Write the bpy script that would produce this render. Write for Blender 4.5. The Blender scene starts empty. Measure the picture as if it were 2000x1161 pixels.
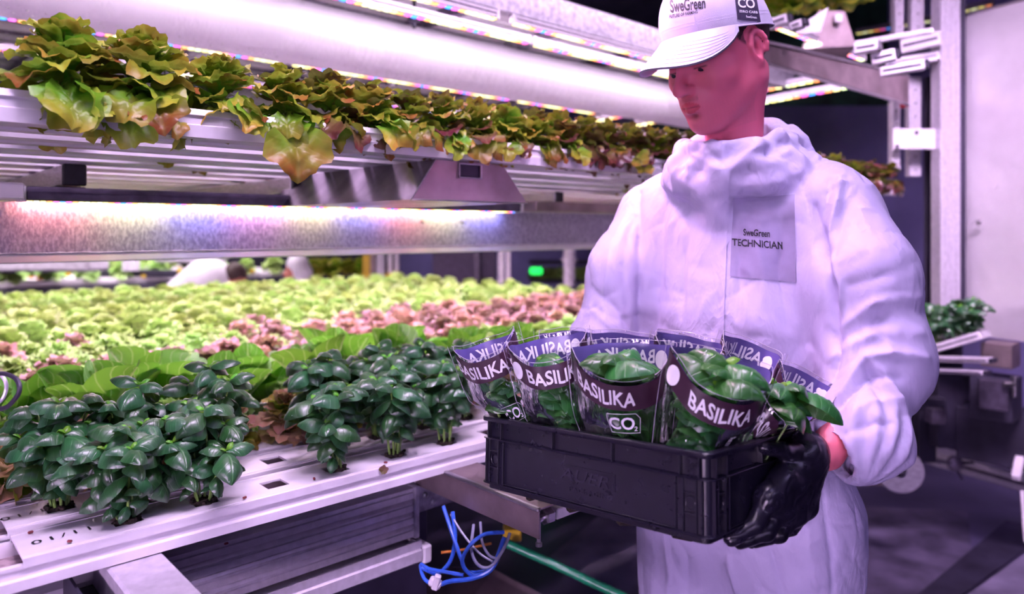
import bpy, math, random
import numpy as np
from mathutils import Matrix, Vector
from mathutils.bvhtree import BVHTree

random.seed(7)
rng = np.random.default_rng(7)
SC = bpy.context.scene
COL = SC.collection
PI = math.pi
F0, HZ, CZ = 1430.0, 450.0, 1.40           # focal length in photo pixels, horizon row, camera height

# ------------------------------------------------------------------ camera
cam = bpy.data.cameras.new('camera')
cam_o = bpy.data.objects.new('camera', cam)
COL.objects.link(cam_o)
cam_o.location = (0, 0, CZ)
cam_o.rotation_euler = (PI/2, 0, 0)
cam.sensor_width = 36
cam.lens = 36*F0/2000
cam.shift_y = -(580.5-HZ)/2000
cam.clip_start = 0.02
cam.dof.use_dof = True
cam.dof.focus_distance = 1.20
cam.dof.aperture_fstop = 2.4
SC.camera = cam_o

# ------------------------------------------------------------------ world, lamps, exposure
w = bpy.data.worlds.new('room_air'); SC.world = w; w.use_nodes = True
w.node_tree.nodes['Background'].inputs[0].default_value = (0.42, 0.30, 0.85, 1)
w.node_tree.nodes['Background'].inputs[1].default_value = 0.30
SC.view_settings.view_transform = 'Standard'
SC.view_settings.look = 'None'
SC.view_settings.gamma = 1
SC.view_settings.use_curve_mapping = False
SC.view_settings.exposure = 0.16
SC.cycles.use_denoising = True
SC.cycles.max_bounces = 4
SC.cycles.diffuse_bounces = 2
SC.cycles.glossy_bounces = 2
SC.cycles.transmission_bounces = 2
SC.cycles.transparent_max_bounces = 14
SC.cycles.use_adaptive_sampling = True
SC.cycles.adaptive_threshold = 0.19
SC.cycles.adaptive_min_samples = 8
SC.cycles.sample_clamp_indirect = 4.0
SC.cycles.caustics_reflective = False
SC.cycles.caustics_refractive = False

A = np.array([.7393, .6734]); B = np.array([-.6734, .7393])    # rack axes: along the rack, into the rack
RO = np.array([-.667, 1.004])
RANG = math.atan2(.6734, .7393)
def R(s, t, z): 
    return (RO[0]+A[0]*s+B[0]*t, RO[1]+A[1]*s+B[1]*t, z)
def W(px, py, D):
    return ((px-1000)/F0*D, D, CZ+(HZ-py)/F0*D)

def area(name, loc, target, sx, sy, power, color, spread=PI, rz=None):
    l = bpy.data.lights.new(name, 'AREA'); l.shape = 'RECTANGLE'; l.size = sx; l.size_y = sy
    l.energy = power; l.color = color; l.spread = spread
    o = bpy.data.objects.new(name, l); COL.objects.link(o); o.location = loc
    if rz is not None: o.rotation_euler = (0, 0, rz)
    else: o.rotation_euler = (Vector(target)-Vector(loc)).to_track_quat('-Z', 'Y').to_euler()
    return o
# fill lights added above the aisle, for the suit and the steel panel
area('aisle_fill', (-0.35, -0.5, 2.75), (0.35, 1.4, 1.2), 1.6, 0.7, 6.5, (0.62, 0.47, 1.0))
area('aisle_fill', (1.7, 0.4, 2.8), (0.8, 1.6, 1.2), 1.2, 0.5, 7, (0.58, 0.46, 1.0))
area('aisle_fill', (1.35, 1.3, 3.0), (2.0, 3.0, 1.4), 1.0, 0.5, 26, (0.92, 0.66, 1.0), spread=math.radians(75))
# low fill lights added behind the camera for under-table beam, crate and suit
area('low_fill', (-1.2, -1.1, 1.1), (-.1, 1.1, .72), 2.0, 0.25, 9, (0.86, 0.60, 1.0), spread=math.radians(60))
area('low_fill', (0.9, -1.5, 1.2), (.5, 1.4, .8), 2.0, 0.25, 8, (0.62, 0.48, 1.0))
area('far_fill', R(1.5, 5.0, 2.7), R(1.0, 6.4, 1.0), 4.0, 0.8, 230, (1.0, .85, .95))  # added fill to brighten the far gap and second table
area('face_fill', R(.72, -.22, 2.02), (.33, 1.30, 1.60), .6, .12, 2.8, (1.0, .54, .90), spread=math.radians(80))  # added pink fill for the face, out of view
# rows of grow lamps over the upper and the lower growing level (area lights standing in for the rack's light bars)
for t in (0.33, 0.95, 1.7, 2.6):
    area('grow_lamp_lower', R(1.6, t+.62, 1.452), None, 3.1, 0.05, 31, (1.0, 0.72, 0.95), rz=RANG)
for t in (0.36, .66, 1.45, 1.95):
    area('grow_lamp_upper', R(1.5, t, 2.30 if t < .4 else 2.125), None, 3.0, 0.03, 15 if t < .4 else 9, (0.97, 0.72, 1.0), rz=RANG)
area('front_fill', R(0.35, -0.75, 2.85), R(0.4, 0.1, .95), 1.6, 0.3, 20, (0.88, 0.66, 1.0), spread=math.radians(95))  # added fill above the aisle to brighten the front rows, not a bar
for s0, s1 in ((-.3, .70), (.76, 1.6), (1.68, 2.8)):
    area('strip_lamp', R((s0+s1)/2, .732, 2.066), R((s0+s1)/2, 1.732, 1.75), s1-s0, .012, 1.0, (1.0, .84, 1.0))
area('strip_lamp', R(2.5, .085, 2.116), R(2.5, .3, 1.8), 1.0, .012, 1.6, (1.0, .84, 1.0))
# coloured segments of the long bar above the galvanised beam
for k in range(9):
    c = [(1, .35, .3), (.9, .9, .45), (.35, .35, 1), (1, .45, .8), (.95, .85, .4), (.4, .4, 1)][k % 6]
    area('bar_segment', R(.17+.155*k, .668, 1.4605), R(.17+.155*k, .70, 1.40), .15, .012, .30, c)
# ------------------------------------------------------------------ mesh helpers
def mkmesh(name, V, F, uv=None, col=None, smooth=True, mats=None, midx=None):
    me = bpy.data.meshes.new(name)
    V = np.asarray(V, dtype=np.float32)
    if isinstance(F, np.ndarray) and F.ndim == 2:
        n, k = F.shape
        me.vertices.add(len(V)); me.vertices.foreach_set('co', V.ravel())
        me.loops.add(n*k); me.loops.foreach_set('vertex_index', F.astype(np.int32).ravel())
        me.polygons.add(n)
        me.polygons.foreach_set('loop_start', np.arange(0, n*k, k, dtype=np.int32))
        me.polygons.foreach_set('loop_total', np.full(n, k, dtype=np.int32))
        me.update(calc_edges=True)
    else:
        me.from_pydata(V.tolist(), [], [list(map(int, f)) for f in F]); me.update()
    if uv is not None:
        ul = me.uv_layers.new(name='UVMap')
        vi = np.empty(len(me.loops), dtype=np.int32); me.loops.foreach_get('vertex_index', vi)
        ul.data.foreach_set('uv', np.asarray(uv, dtype=np.float32)[vi].ravel())
    if col is not None:
        ca = me.color_attributes.new('Col', 'FLOAT_COLOR', 'POINT')
        c = np.ones((len(V), 4), dtype=np.float32); c[:, :3] = col
        ca.data.foreach_set('color', c.ravel())
    me.polygons.foreach_set('use_smooth', np.full(len(me.polygons), bool(smooth)))
    if mats:
        for m in mats: me.materials.append(m)
    if midx is not None:
        me.polygons.foreach_set('material_index', np.asarray(midx, dtype=np.int32))
    me.update()
    return me
ORD = 'first second third fourth fifth sixth seventh eighth ninth tenth eleventh twelfth thirteenth fourteenth fifteenth sixteenth seventeenth eighteenth nineteenth twentieth twenty-first twenty-second twenty-third twenty-fourth twenty-fifth twenty-sixth twenty-seventh twenty-eighth twenty-ninth thirtieth thirty-first thirty-second thirty-third thirty-fourth thirty-fifth thirty-sixth thirty-seventh thirty-eighth thirty-ninth fortieth forty-first forty-second'.split()
XF = {}
def link(name, me, mat=None, parent=None, world=True, smooth=None):
    """world=True: vertices are given in world space and get moved into the parent's frame"""
    if mat is not None and not len(me.materials): me.materials.append(mat)
    o = bpy.data.objects.new(name, me); COL.objects.link(o)
    if parent is not None:
        o.parent = parent
        if world: me.transform(XFW(parent).inverted()); me.update()
    return o
def XFW(o):
    m = XF.get(o.name)
    if m is None: m = Matrix.Translation(o.location)@o.rotation_euler.to_matrix().to_4x4()
    if o.parent is not None: m = XFW(o.parent)@m
    return m
def tag(o, label=None, cat=None, group=None, kind=None):
    if label: o['label'] = label
    if cat: o['category'] = cat
    if group: o['group'] = group
    if kind: o['kind'] = kind
    return o
def thing(name, label, cat, loc=(0, 0, 0), rz=0, group=None):
    o = bpy.data.objects.new(name, None); COL.objects.link(o)
    o.location = loc; o.rotation_euler = (0, 0, rz); o.empty_display_size = .05
    return tag(o, label, cat, group)
def copy_tree(o, parent=None):
    c = o.copy(); COL.objects.link(c)
    if parent is not None: c.parent = parent
    for ch in [x for x in o.children]: copy_tree(ch, c)
    return c
def rot_rack(P):
    P = np.asarray(P, dtype=float); o = P.copy()
    o[:, 0] = RO[0]+A[0]*P[:, 0]+B[0]*P[:, 1]; o[:, 1] = RO[1]+A[1]*P[:, 0]+B[1]*P[:, 1]
    return o
class MB:
    def __init__(s): s.V = []; s.F = []; s.n = 0; s.C = []; s.sm = []
    def add(s, V, F, c=None):
        V = np.asarray(V, dtype=float); s.V.append(V); b = s.n
        for f in F: s.F.append([int(i)+b for i in f])
        s.n += len(V)
        s.C.append(np.tile(np.array(c if c is not None else (1, 1, 1), dtype=float), (len(V), 1)) if c is None or np.ndim(c) == 1 else c)
        return s
    def box(s, lo, hi, ch=0.0, M=None, rack=False, c=None):
        lo = np.array(lo, float); hi = np.array(hi, float); lo, hi = np.minimum(lo, hi), np.maximum(lo, hi)
        ch = min(ch, .45*(hi-lo).min())
        if ch <= 0:
            V = [[(lo, hi)[i][0], (lo, hi)[j][1], (lo, hi)[k][2]] for i in (0, 1) for j in (0, 1) for k in (0, 1)]
            F = [(0, 1, 3, 2), (4, 6, 7, 5), (0, 4, 5, 1), (2, 3, 7, 6), (0, 2, 6, 4), (1, 5, 7, 3)]
        else:
            V = []; idx = {}
            for i in (0, 1):
                for j in (0, 1):
                    for k in (0, 1):
                        for a in range(3):
                            p = np.array([(lo, hi)[i][0], (lo, hi)[j][1], (lo, hi)[k][2]])
                            sg = np.array([1-2*i, 1-2*j, 1-2*k])*ch
                            q = p+sg; q[a] = p[a]
                            idx[(i, j, k, a)] = len(V); V.append(q)
            F = []
            for a in range(3):
                b_, c_ = (a+1) % 3, (a+2) % 3
                for e in (0, 1):
                    f = []
                    for (x, y) in ((0, 0), (1, 0), (1, 1), (0, 1)):
                        k = [0, 0, 0]; k[a] = e; k[b_] = x; k[c_] = y; f.append(idx[(*k, a)])
                    F.append(f if e else f[::-1])
                for x in (0, 1):
                    for y in (0, 1):
                        k0 = [0, 0, 0]; k0[b_] = x; k0[c_] = y; k1 = list(k0); k1[a] = 1
                        f = [idx[(*k0, b_)], idx[(*k1, b_)], idx[(*k1, c_)], idx[(*k0, c_)]]
                        F.append(f if x == y else f[::-1])
            for i in (0, 1):
                for j in (0, 1):
                    for k in (0, 1):
                        f = [idx[(i, j, k, a)] for a in range(3)]
                        F.append(f if (i+j+k) % 2 else f[::-1])
        V = np.array(V, float)
        if rack: V = rot_rack(V)
        if M is not None: V = app(M, V)
        return s.add(V, F, c)
    def extr(s, prof, s0, s1, rack=True, M=None, c=None):
        n = len(prof)
        V = [(s0, p[0], p[1]) for p in prof]+[(s1, p[0], p[1]) for p in prof]
        F = [(i, (i+1) % n, n+(i+1) % n, n+i) for i in range(n)]+[list(range(n))[::-1], list(range(n, 2*n))]
        V = np.array(V, float)
        if rack: V = rot_rack(V)
        if M is not None: V = app(M, V)
        return s.add(V, F, c)
    def tube(s, path, r, n=8, cap=True, c=None):
        P = np.array(path, float); m = len(P)
        T = np.gradient(P, axis=0); T /= np.linalg.norm(T, axis=1)[:, None]+1e-12
        up = np.array([0, 0, 1.0]) if abs(T[0][2]) < .9 else np.array([1.0, 0, 0])
        N = np.cross(up, T[0]); N /= np.linalg.norm(N); V = []
        rr = np.broadcast_to(np.asarray(r, float), (m,))
        a = np.arange(n)*2*PI/n
        for i in range(m):
            N = N-T[i]*N.dot(T[i]); N /= np.linalg.norm(N); Bn = np.cross(T[i], N)
            V.append(P[i]+rr[i]*(np.cos(a)[:, None]*N+np.sin(a)[:, None]*Bn))
        V = np.concatenate(V)
        F = [(i*n+j, i*n+(j+1) % n, (i+1)*n+(j+1) % n, (i+1)*n+j) for i in range(m-1) for j in range(n)]
        if cap: F += [list(range(n))[::-1], [(m-1)*n+j for j in range(n)]]
        return s.add(V, F, c)
    def cyl(s, p0, p1, r0, r1=None, n=20, c=None):
        r1 = r0 if r1 is None else r1
        return s.tube([p0, p1], [r0, r1], n=n, c=c)
    def lathe(s, prof, center, axis=(0, 0, 1), n=28, c=None):
        ax = np.array(axis, float); ax /= np.linalg.norm(ax)
        u = np.cross(ax, (1, 0, 0) if abs(ax[0]) < .8 else (0, 1, 0)); u /= np.linalg.norm(u); v = np.cross(ax, u)
        a = np.arange(n)*2*PI/n; V = []
        for r, h in prof: V.append(np.array(center)+ax*h+r*(np.cos(a)[:, None]*u+np.sin(a)[:, None]*v))
        m = len(prof)
        F = [(i*n+j, i*n+(j+1) % n, (i+1)*n+(j+1) % n, (i+1)*n+j) for i in range(m-1) for j in range(n)]
        F += [list(range(n))[::-1], [(m-1)*n+j for j in range(n)]]
        return s.add(np.concatenate(V), F, c)
    def quad(s, P, c=None): return s.add(P, [list(range(len(P)))], c)
    def mesh(s, name='m', smooth=False):
        V = np.concatenate(s.V); C = np.concatenate(s.C)
        return mkmesh(name, V, s.F, col=C, smooth=smooth)
    def build(s, name, mat, parent=None, world=True, smooth=False, label=None, sharp=True):
        me = s.mesh(name, smooth)
        if smooth and sharp: 
            try: me.set_sharp_from_angle(angle=math.radians(38))
            except Exception: pass
        o = link(name, me, mat, parent, world)
        if label: o['label'] = label
        return o
def app(M, V):
    M = np.array(M); V = np.asarray(V, float)
    return V@M[:3, :3].T+M[:3, 3]
def grid_faces(nu, nv, closed_v=False):
    i, j = np.meshgrid(np.arange(nu-1), np.arange(nv if closed_v else nv-1), indexing='ij')
    j2 = (j+1) % nv
    return np.stack([i*nv+j, (i+1)*nv+j, (i+1)*nv+j2, i*nv+j2], -1).reshape(-1, 4)
def struct(o, label=None):
    o['kind'] = 'structure'
    if label: o['label'] = label
    return o
# ------------------------------------------------------------------ signed-distance volumes -> mesh
class Vol:
    def __init__(s, lo, hi, h):
        s.lo = np.array(lo, np.float32); s.h = h
        s.n = np.ceil((np.array(hi)-s.lo)/h).astype(int)+1
        s.F = np.full(s.n, 1.0, dtype=np.float32)
    def sub(s, lo, hi):
        a = np.clip(np.floor((np.array(lo)-s.lo)/s.h).astype(int), 0, s.n); b = np.clip(np.ceil((np.array(hi)-s.lo)/s.h).astype(int)+1, 0, s.n)
        X, Y, Z = np.meshgrid(*[(s.lo[i]+s.h*np.arange(a[i], b[i])).astype(np.float32) for i in range(3)], indexing='ij', copy=False)
        return tuple(slice(a[i], b[i]) for i in range(3)), X, Y, Z
    def op(s, lo, hi, fn, k=.02, mode='u'):
        sl, X, Y, Z = s.sub(lo, hi)
        if X.size == 0: return
        d = fn(X, Y, Z); f = s.F[sl]
        if mode == 's': d = -d
        if k > 0:
            if mode == 'u': h = np.maximum(k-np.abs(f-d), 0)/k; s.F[sl] = np.minimum(f, d)-h*h*k*.25
            else: h = np.maximum(k-np.abs(f-d), 0)/k; s.F[sl] = np.maximum(f, d)+h*h*k*.25
        else: s.F[sl] = np.minimum(f, d) if mode == 'u' else np.maximum(f, d)
    def cap(s, a, b, ra, rb=None, k=.02, mode='u', sq=None):
        rb = ra if rb is None else rb
        a = np.array(a, np.float32); b = np.array(b, np.float32); m = max(ra, rb)+k+3*s.h
        def fn(X, Y, Z):
            ab = b-a; L2 = float(ab@ab)+1e-9
            t = np.clip(((X-a[0])*ab[0]+(Y-a[1])*ab[1]+(Z-a[2])*ab[2])/L2, 0, 1)
            return np.sqrt((X-a[0]-t*ab[0])**2+(Y-a[1]-t*ab[1])**2+(Z-a[2]-t*ab[2])**2)-(ra+(rb-ra)*t)
        s.op(np.minimum(a, b)-m, np.maximum(a, b)+m, fn, k, mode)
    def ell(s, c, r, k=.02, mode='u', Rm=None):
        c = np.array(c, np.float32); r = np.array(r, np.float32); m = r.max()+k+3*s.h
        def fn(X, Y, Z):
            x, y, z = X-c[0], Y-c[1], Z-c[2]
            if Rm is not None:
                M = np.array(Rm, np.float32)      # rows are the local axes
                x, y, z = M[0][0]*x+M[0][1]*y+M[0][2]*z, M[1][0]*x+M[1][1]*y+M[1][2]*z, M[2][0]*x+M[2][1]*y+M[2][2]*z
            k0 = np.sqrt((x/r[0])**2+(y/r[1])**2+(z/r[2])**2); k1 = np.sqrt((x/r[0]**2)**2+(y/r[1]**2)**2+(z/r[2]**2)**2)+1e-9
            return k0*(k0-1)/k1
        s.op(c-m, c+m, fn, k, mode)
    def mesh(s):
        F = s.F; n = F.shape; neg = F < 0
        cn = tuple(x-1 for x in n)
        cnt = np.zeros(cn, np.int8)
        cor = [(i, j, k) for i in (0, 1) for j in (0, 1) for k in (0, 1)]
        for i, j, k in cor: cnt += neg[i:i+cn[0], j:j+cn[1], k:k+cn[2]]
        act = (cnt > 0) & (cnt < 8); ids = np.argwhere(act)
        idx = np.full(cn, -1, np.int32); idx[act] = np.arange(len(ids))
        P = np.zeros((len(ids), 3)); wt = np.zeros(len(ids))
        val = {c: F[ids[:, 0]+c[0], ids[:, 1]+c[1], ids[:, 2]+c[2]] for c in cor}
        for a in cor:
            for ax in range(3):
                if a[ax]: continue
                b = list(a); b[ax] = 1; b = tuple(b)
                va, vb = val[a], val[b]; m = (va < 0) != (vb < 0)
                t = np.where(m, va/(va-vb+1e-12), 0)
                q = np.zeros((len(ids), 3)); q += a; q[:, ax] += t
                P += q*m[:, None]; wt += m
        P = (P/wt[:, None]+ids)*s.h+s.lo
        Q = []
        for ax in range(3):
            b_, c_ = (ax+1) % 3, (ax+2) % 3
            s0 = [slice(None)]*3; s1 = [slice(None)]*3
            s0[ax] = slice(0, -1); s1[ax] = slice(1, None)
            n0 = neg[tuple(s0)]; n1 = neg[tuple(s1)]; e = np.argwhere(n0 != n1)
            e = e[(e[:, b_] > 0) & (e[:, c_] > 0) & (e[:, b_] < n[b_]-1) & (e[:, c_] < n[c_]-1)]
            fl = n0[e[:, 0], e[:, 1], e[:, 2]]
            def g(db, dc):
                q = e.copy(); q[:, b_] += db; q[:, c_] += dc; return idx[q[:, 0], q[:, 1], q[:, 2]]
            qd = np.stack([g(-1, -1), g(0, -1), g(0, 0), g(-1, 0)], 1)
            qd[~fl] = qd[~fl][:, ::-1]; Q.append(qd)
        Q = np.concatenate(Q); Q = Q[(Q >= 0).all(1)]
        return P, Q
def smooth_mesh(V, Q, it=2, lam=.5):
    E = np.concatenate([Q[:, [0, 1]], Q[:, [1, 2]], Q[:, [2, 3]], Q[:, [3, 0]]])
    E = np.concatenate([E, E[:, ::-1]]); n = len(V)
    deg = np.bincount(E[:, 0], minlength=n)[:, None]+1e-9
    for _ in range(it):
        S = np.stack([np.bincount(E[:, 0], weights=V[E[:, 1], k], minlength=n) for k in range(3)], 1)/deg
        V = V+lam*(S-V)
    return V
def vnormals(V, Q):
    n = np.cross(V[Q[:, 2]]-V[Q[:, 0]], V[Q[:, 3]]-V[Q[:, 1]])
    N = np.zeros_like(V)
    for k in range(4):
        for a in range(3): N[:, a] += np.bincount(Q[:, k], weights=n[:, a], minlength=len(V))
    return N/(np.linalg.norm(N, axis=1)[:, None]+1e-12)
def sinnoise(P, f, seed, octv=3):
    r = np.random.default_rng(seed); out = 0; a = 1.0
    for o in range(octv):
        v = 0
        for k in range(4):
            d = r.normal(size=3); d /= np.linalg.norm(d)
            v = v+np.sin(P@d*f*(1+.35*k)+r.uniform(0, 6.28))
        out = out+a*v/4; a *= .5; f *= 2.03
    return out
# ------------------------------------------------------------------ materials
def nt(name):
    m = bpy.data.materials.new(name); m.use_nodes = True
    t = m.node_tree; return m, t, t.nodes['Principled BSDF'], t.nodes['Material Output']
def N(t, typ, **kw):
    n = t.nodes.new(typ)
    for k, v in kw.items():
        if k.startswith('_'): setattr(n, k[1:], v)
        else:
            kk = int(k[1:]) if k[0] == 'i' and k[1:].isdigit() else k
            n.inputs[kk].default_value = v
    return n
def L(t, a, b): t.links.new(a, b)
def math_(t, op, a, b=None, c=None):
    n = t.nodes.new('ShaderNodeMath'); n.operation = op
    for i, x in enumerate((a, b, c)):
        if x is None: continue
        if isinstance(x, (int, float)): n.inputs[i].default_value = x
        else: L(t, x, n.inputs[i])
    return n.outputs[0]
def mixc(t, f, a, b):
    n = t.nodes.new('ShaderNodeMix'); n.data_type = 'RGBA'
    if isinstance(f, (int, float)): n.inputs[0].default_value = f
    else: L(t, f, n.inputs[0])
    for i, x in ((6, a), (7, b)):
        if isinstance(x, tuple): n.inputs[i].default_value = (*x[:3], 1)
        else: L(t, x, n.inputs[i])
    return n.outputs[2]
def simple(name, col, rough=.5, metal=0, spec=.5, nscale=30, namp=.12, bump=0.0, bscale=200, stretch=None, col2=None, coat=0, rnd=0):
    m, t, b, out = nt(name)
    tc = N(t, 'ShaderNodeTexCoord'); src = tc.outputs['Object']
    if stretch:
        mp = N(t, 'ShaderNodeMapping'); L(t, src, mp.inputs[0]); mp.inputs['Scale'].default_value = stretch; src = mp.outputs[0]
    nz = N(t, 'ShaderNodeTexNoise', Scale=nscale, Detail=5.0); L(t, src, nz.inputs['Vector'])
    c2 = col2 or tuple(min(1, x*(1-3*namp)) for x in col)
    f = nz.outputs[0]
    r = N(t, 'ShaderNodeMapRange'); L(t, f, r.inputs[0]); r.inputs[1].default_value = .3; r.inputs[2].default_value = .7
    c = mixc(t, r.outputs[0], tuple(min(1, x*(1+namp*.5)) for x in col), c2)
    if rnd:
        oi = N(t, 'ShaderNodeObjectInfo'); hs = N(t, 'ShaderNodeHueSaturation')
        L(t, math_(t, 'MULTIPLY_ADD', oi.outputs['Random'], rnd, 1-rnd/2), hs.inputs['Value']); L(t, c, hs.inputs['Color']); c = hs.outputs[0]
    L(t, c, b.inputs['Base Color'])
    b.inputs['Roughness'].default_value = rough; b.inputs['Metallic'].default_value = metal
    b.inputs['Specular IOR Level'].default_value = spec
    if coat: b.inputs['Coat Weight'].default_value = coat; b.inputs['Coat Roughness'].default_value = .15
    rr = math_(t, 'MULTIPLY_ADD', f, .2, rough-.1); L(t, rr, b.inputs['Roughness'])
    if bump:
        nb = N(t, 'ShaderNodeTexNoise', Scale=bscale, Detail=4.0); L(t, src, nb.inputs['Vector'])
        bp = N(t, 'ShaderNodeBump', Strength=bump, Distance=.002); L(t, nb.outputs[0], bp.inputs['Height']); L(t, bp.outputs[0], b.inputs['Normal'])
    return m
def leafmat(name, base, tip, vein, rough=.38, transl=.22, veins=7, u0=.25, u1=.9, hue=.04, val=.5, spot=None, spec=.6, vb=.6, bump=.35, sheen=0):
    """u runs along the leaf, v across it (0..1, midrib at .5)"""
    m, t, b, out = nt(name)
    uv = N(t, 'ShaderNodeUVMap'); sp = N(t, 'ShaderNodeSeparateXYZ'); L(t, uv.outputs[0], sp.inputs[0])
    u, v = sp.outputs[0], sp.outputs[1]
    av = math_(t, 'ABSOLUTE', math_(t, 'SUBTRACT', v, .5))
    oi = N(t, 'ShaderNodeObjectInfo')
    tc = N(t, 'ShaderNodeTexCoord')
    geo = N(t, 'ShaderNodeNewGeometry')
    nz = N(t, 'ShaderNodeTexNoise', Scale=24.0, Detail=2.0); L(t, geo.outputs['Position'], nz.inputs['Vector'])
    uu = math_(t, 'ADD', u, math_(t, 'MULTIPLY_ADD', nz.outputs[0], .9, -.45))
    r = N(t, 'ShaderNodeMapRange'); L(t, uu, r.inputs[0]); r.inputs[1].default_value = u0; r.inputs[2].default_value = u1
    c = mixc(t, r.outputs[0], base, tip)
    # side veins run forward from the midrib
    q = math_(t, 'FRACT', math_(t, 'MULTIPLY', math_(t, 'SUBTRACT', u, math_(t, 'MULTIPLY', av, .55)), float(veins)))
    q = math_(t, 'ABSOLUTE', math_(t, 'SUBTRACT', q, .5))
    side = N(t, 'ShaderNodeMapRange'); L(t, q, side.inputs[0]); side.inputs[1].default_value = .10; side.inputs[2].default_value = 0; 
    mid = N(t, 'ShaderNodeMapRange'); L(t, av, mid.inputs[0]); mid.inputs[1].default_value = .045; mid.inputs[2].default_value = .008
    vm = math_(t, 'MAXIMUM', math_(t, 'MULTIPLY', side.outputs[0], .45*vb), math_(t, 'MULTIPLY', mid.outputs[0], vb))
    c = mixc(t, vm, c, vein)
    hs = N(t, 'ShaderNodeHueSaturation'); L(t, c, hs.inputs['Color'])
    L(t, math_(t, 'MULTIPLY_ADD', oi.outputs['Random'], hue, .5-hue/2), hs.inputs['Hue'])
    L(t, math_(t, 'MULTIPLY_ADD', oi.outputs['Random'], val, 1-val/2), hs.inputs['Value'])
    c = hs.outputs[0]
    L(t, c, b.inputs['Base Color']); b.inputs['Roughness'].default_value = rough
    b.inputs['Specular IOR Level'].default_value = spec
    if sheen: b.inputs['Sheen Weight'].default_value = sheen; b.inputs['Sheen Roughness'].default_value = .4; b.inputs['Sheen Tint'].default_value = (.8, .76, 1, 1); b.inputs['Coat Weight'].default_value = .35; b.inputs['Coat Roughness'].default_value = .42
    if bump:
        bp = N(t, 'ShaderNodeBump', Strength=bump, Distance=.002, _invert=True); L(t, vm, bp.inputs['Height']); L(t, bp.outputs[0], b.inputs['Normal'])
    tr = N(t, 'ShaderNodeBsdfTranslucent'); L(t, mixc(t, .35, c, (.45, .75, .08)), tr.inputs[0])
    mx = N(t, 'ShaderNodeMixShader', i0=transl); L(t, b.outputs[0], mx.inputs[1]); L(t, tr.outputs[0], mx.inputs[2]); L(t, mx.outputs[0], out.inputs[0])
    return m
def emis(name, col, st):
    m, t, b, out = nt(name)
    b.inputs['Base Color'].default_value = (*col, 1); b.inputs['Emission Color'].default_value = (*col, 1); b.inputs['Emission Strength'].default_value = st
    return m
M = {}
M['white_plastic'] = simple('white_plastic', (.80, .74, .82), .38, nscale=14, namp=.05, spec=.5)
M['plastic_in'] = simple('trough_plastic', (.62, .45, .50), .55, nscale=60, namp=.2)
M['steel'] = simple('brushed_steel', (.62, .58, .62), .33, 1, nscale=40, namp=.10, stretch=(1, 1, 6))
M['galv'] = simple('galvanised_steel', (.50, .46, .56), .45, .45, nscale=55, namp=.16, bump=.2, bscale=140)
M['alu'] = simple('aluminium_profile', (.68, .62, .72), .38, .35, nscale=60, namp=.06)
M['dark_alu'] = simple('dark_anodised', (.16, .13, .20), .4, .6, nscale=30, namp=.15)
M['black'] = simple('black_plastic', (.016, .014, .022), .38, spec=.5, nscale=60, namp=.2)
M['dark_metal'] = simple('dark_paint', (.045, .038, .07), .5, .2, nscale=8, namp=.15)
M['rust'] = simple('brown_sheet', (.40, .30, .32), .42, .8, nscale=10, namp=.15)
M['soil'] = simple('soil_plug', (.030, .018, .012), .95, nscale=220, namp=.3, bump=1, bscale=350)
M['shiny'] = simple('polished_stainless', (.62, .55, .60), .22, 1, nscale=9, namp=.2)
# ================================================================== ROOM
M['floor'] = simple('wet_floor', (.085, .07, .15), .32, nscale=1.6, namp=.3, bump=.12, bscale=60, spec=.6)
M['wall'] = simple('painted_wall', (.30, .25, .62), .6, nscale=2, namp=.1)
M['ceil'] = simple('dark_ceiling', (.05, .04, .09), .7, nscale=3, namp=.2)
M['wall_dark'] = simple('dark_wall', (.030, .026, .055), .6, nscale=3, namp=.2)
def rbox(name, mat, s0, s1, t0, t1, z0, z1, ch=0, parent=None, label=None):
    m = MB(); m.box((s0, t0, z0), (s1, t1, z1), ch, rack=True); return m.build(name, mat, parent, label=label)
struct(rbox('floor', M['floor'], -4, 6.6, -4.5, 9.1, -.1, 0), 'dark wet violet floor of the growing hall')
struct(rbox('ceiling', M['ceil'], -4, 6.6, -4.5, 9.1, 3.5, 3.6), 'dark ceiling of the growing hall')
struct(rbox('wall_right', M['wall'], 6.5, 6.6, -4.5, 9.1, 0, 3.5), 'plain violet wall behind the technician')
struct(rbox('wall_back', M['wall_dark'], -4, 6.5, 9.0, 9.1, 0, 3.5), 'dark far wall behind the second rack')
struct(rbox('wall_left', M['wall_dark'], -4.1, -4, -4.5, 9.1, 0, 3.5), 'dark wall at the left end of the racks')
struct(rbox('wall_front', M['wall_dark'], -4, 6.5, -4.6, -4.5, 0, 3.5), 'dark wall behind the aisle')

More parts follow.
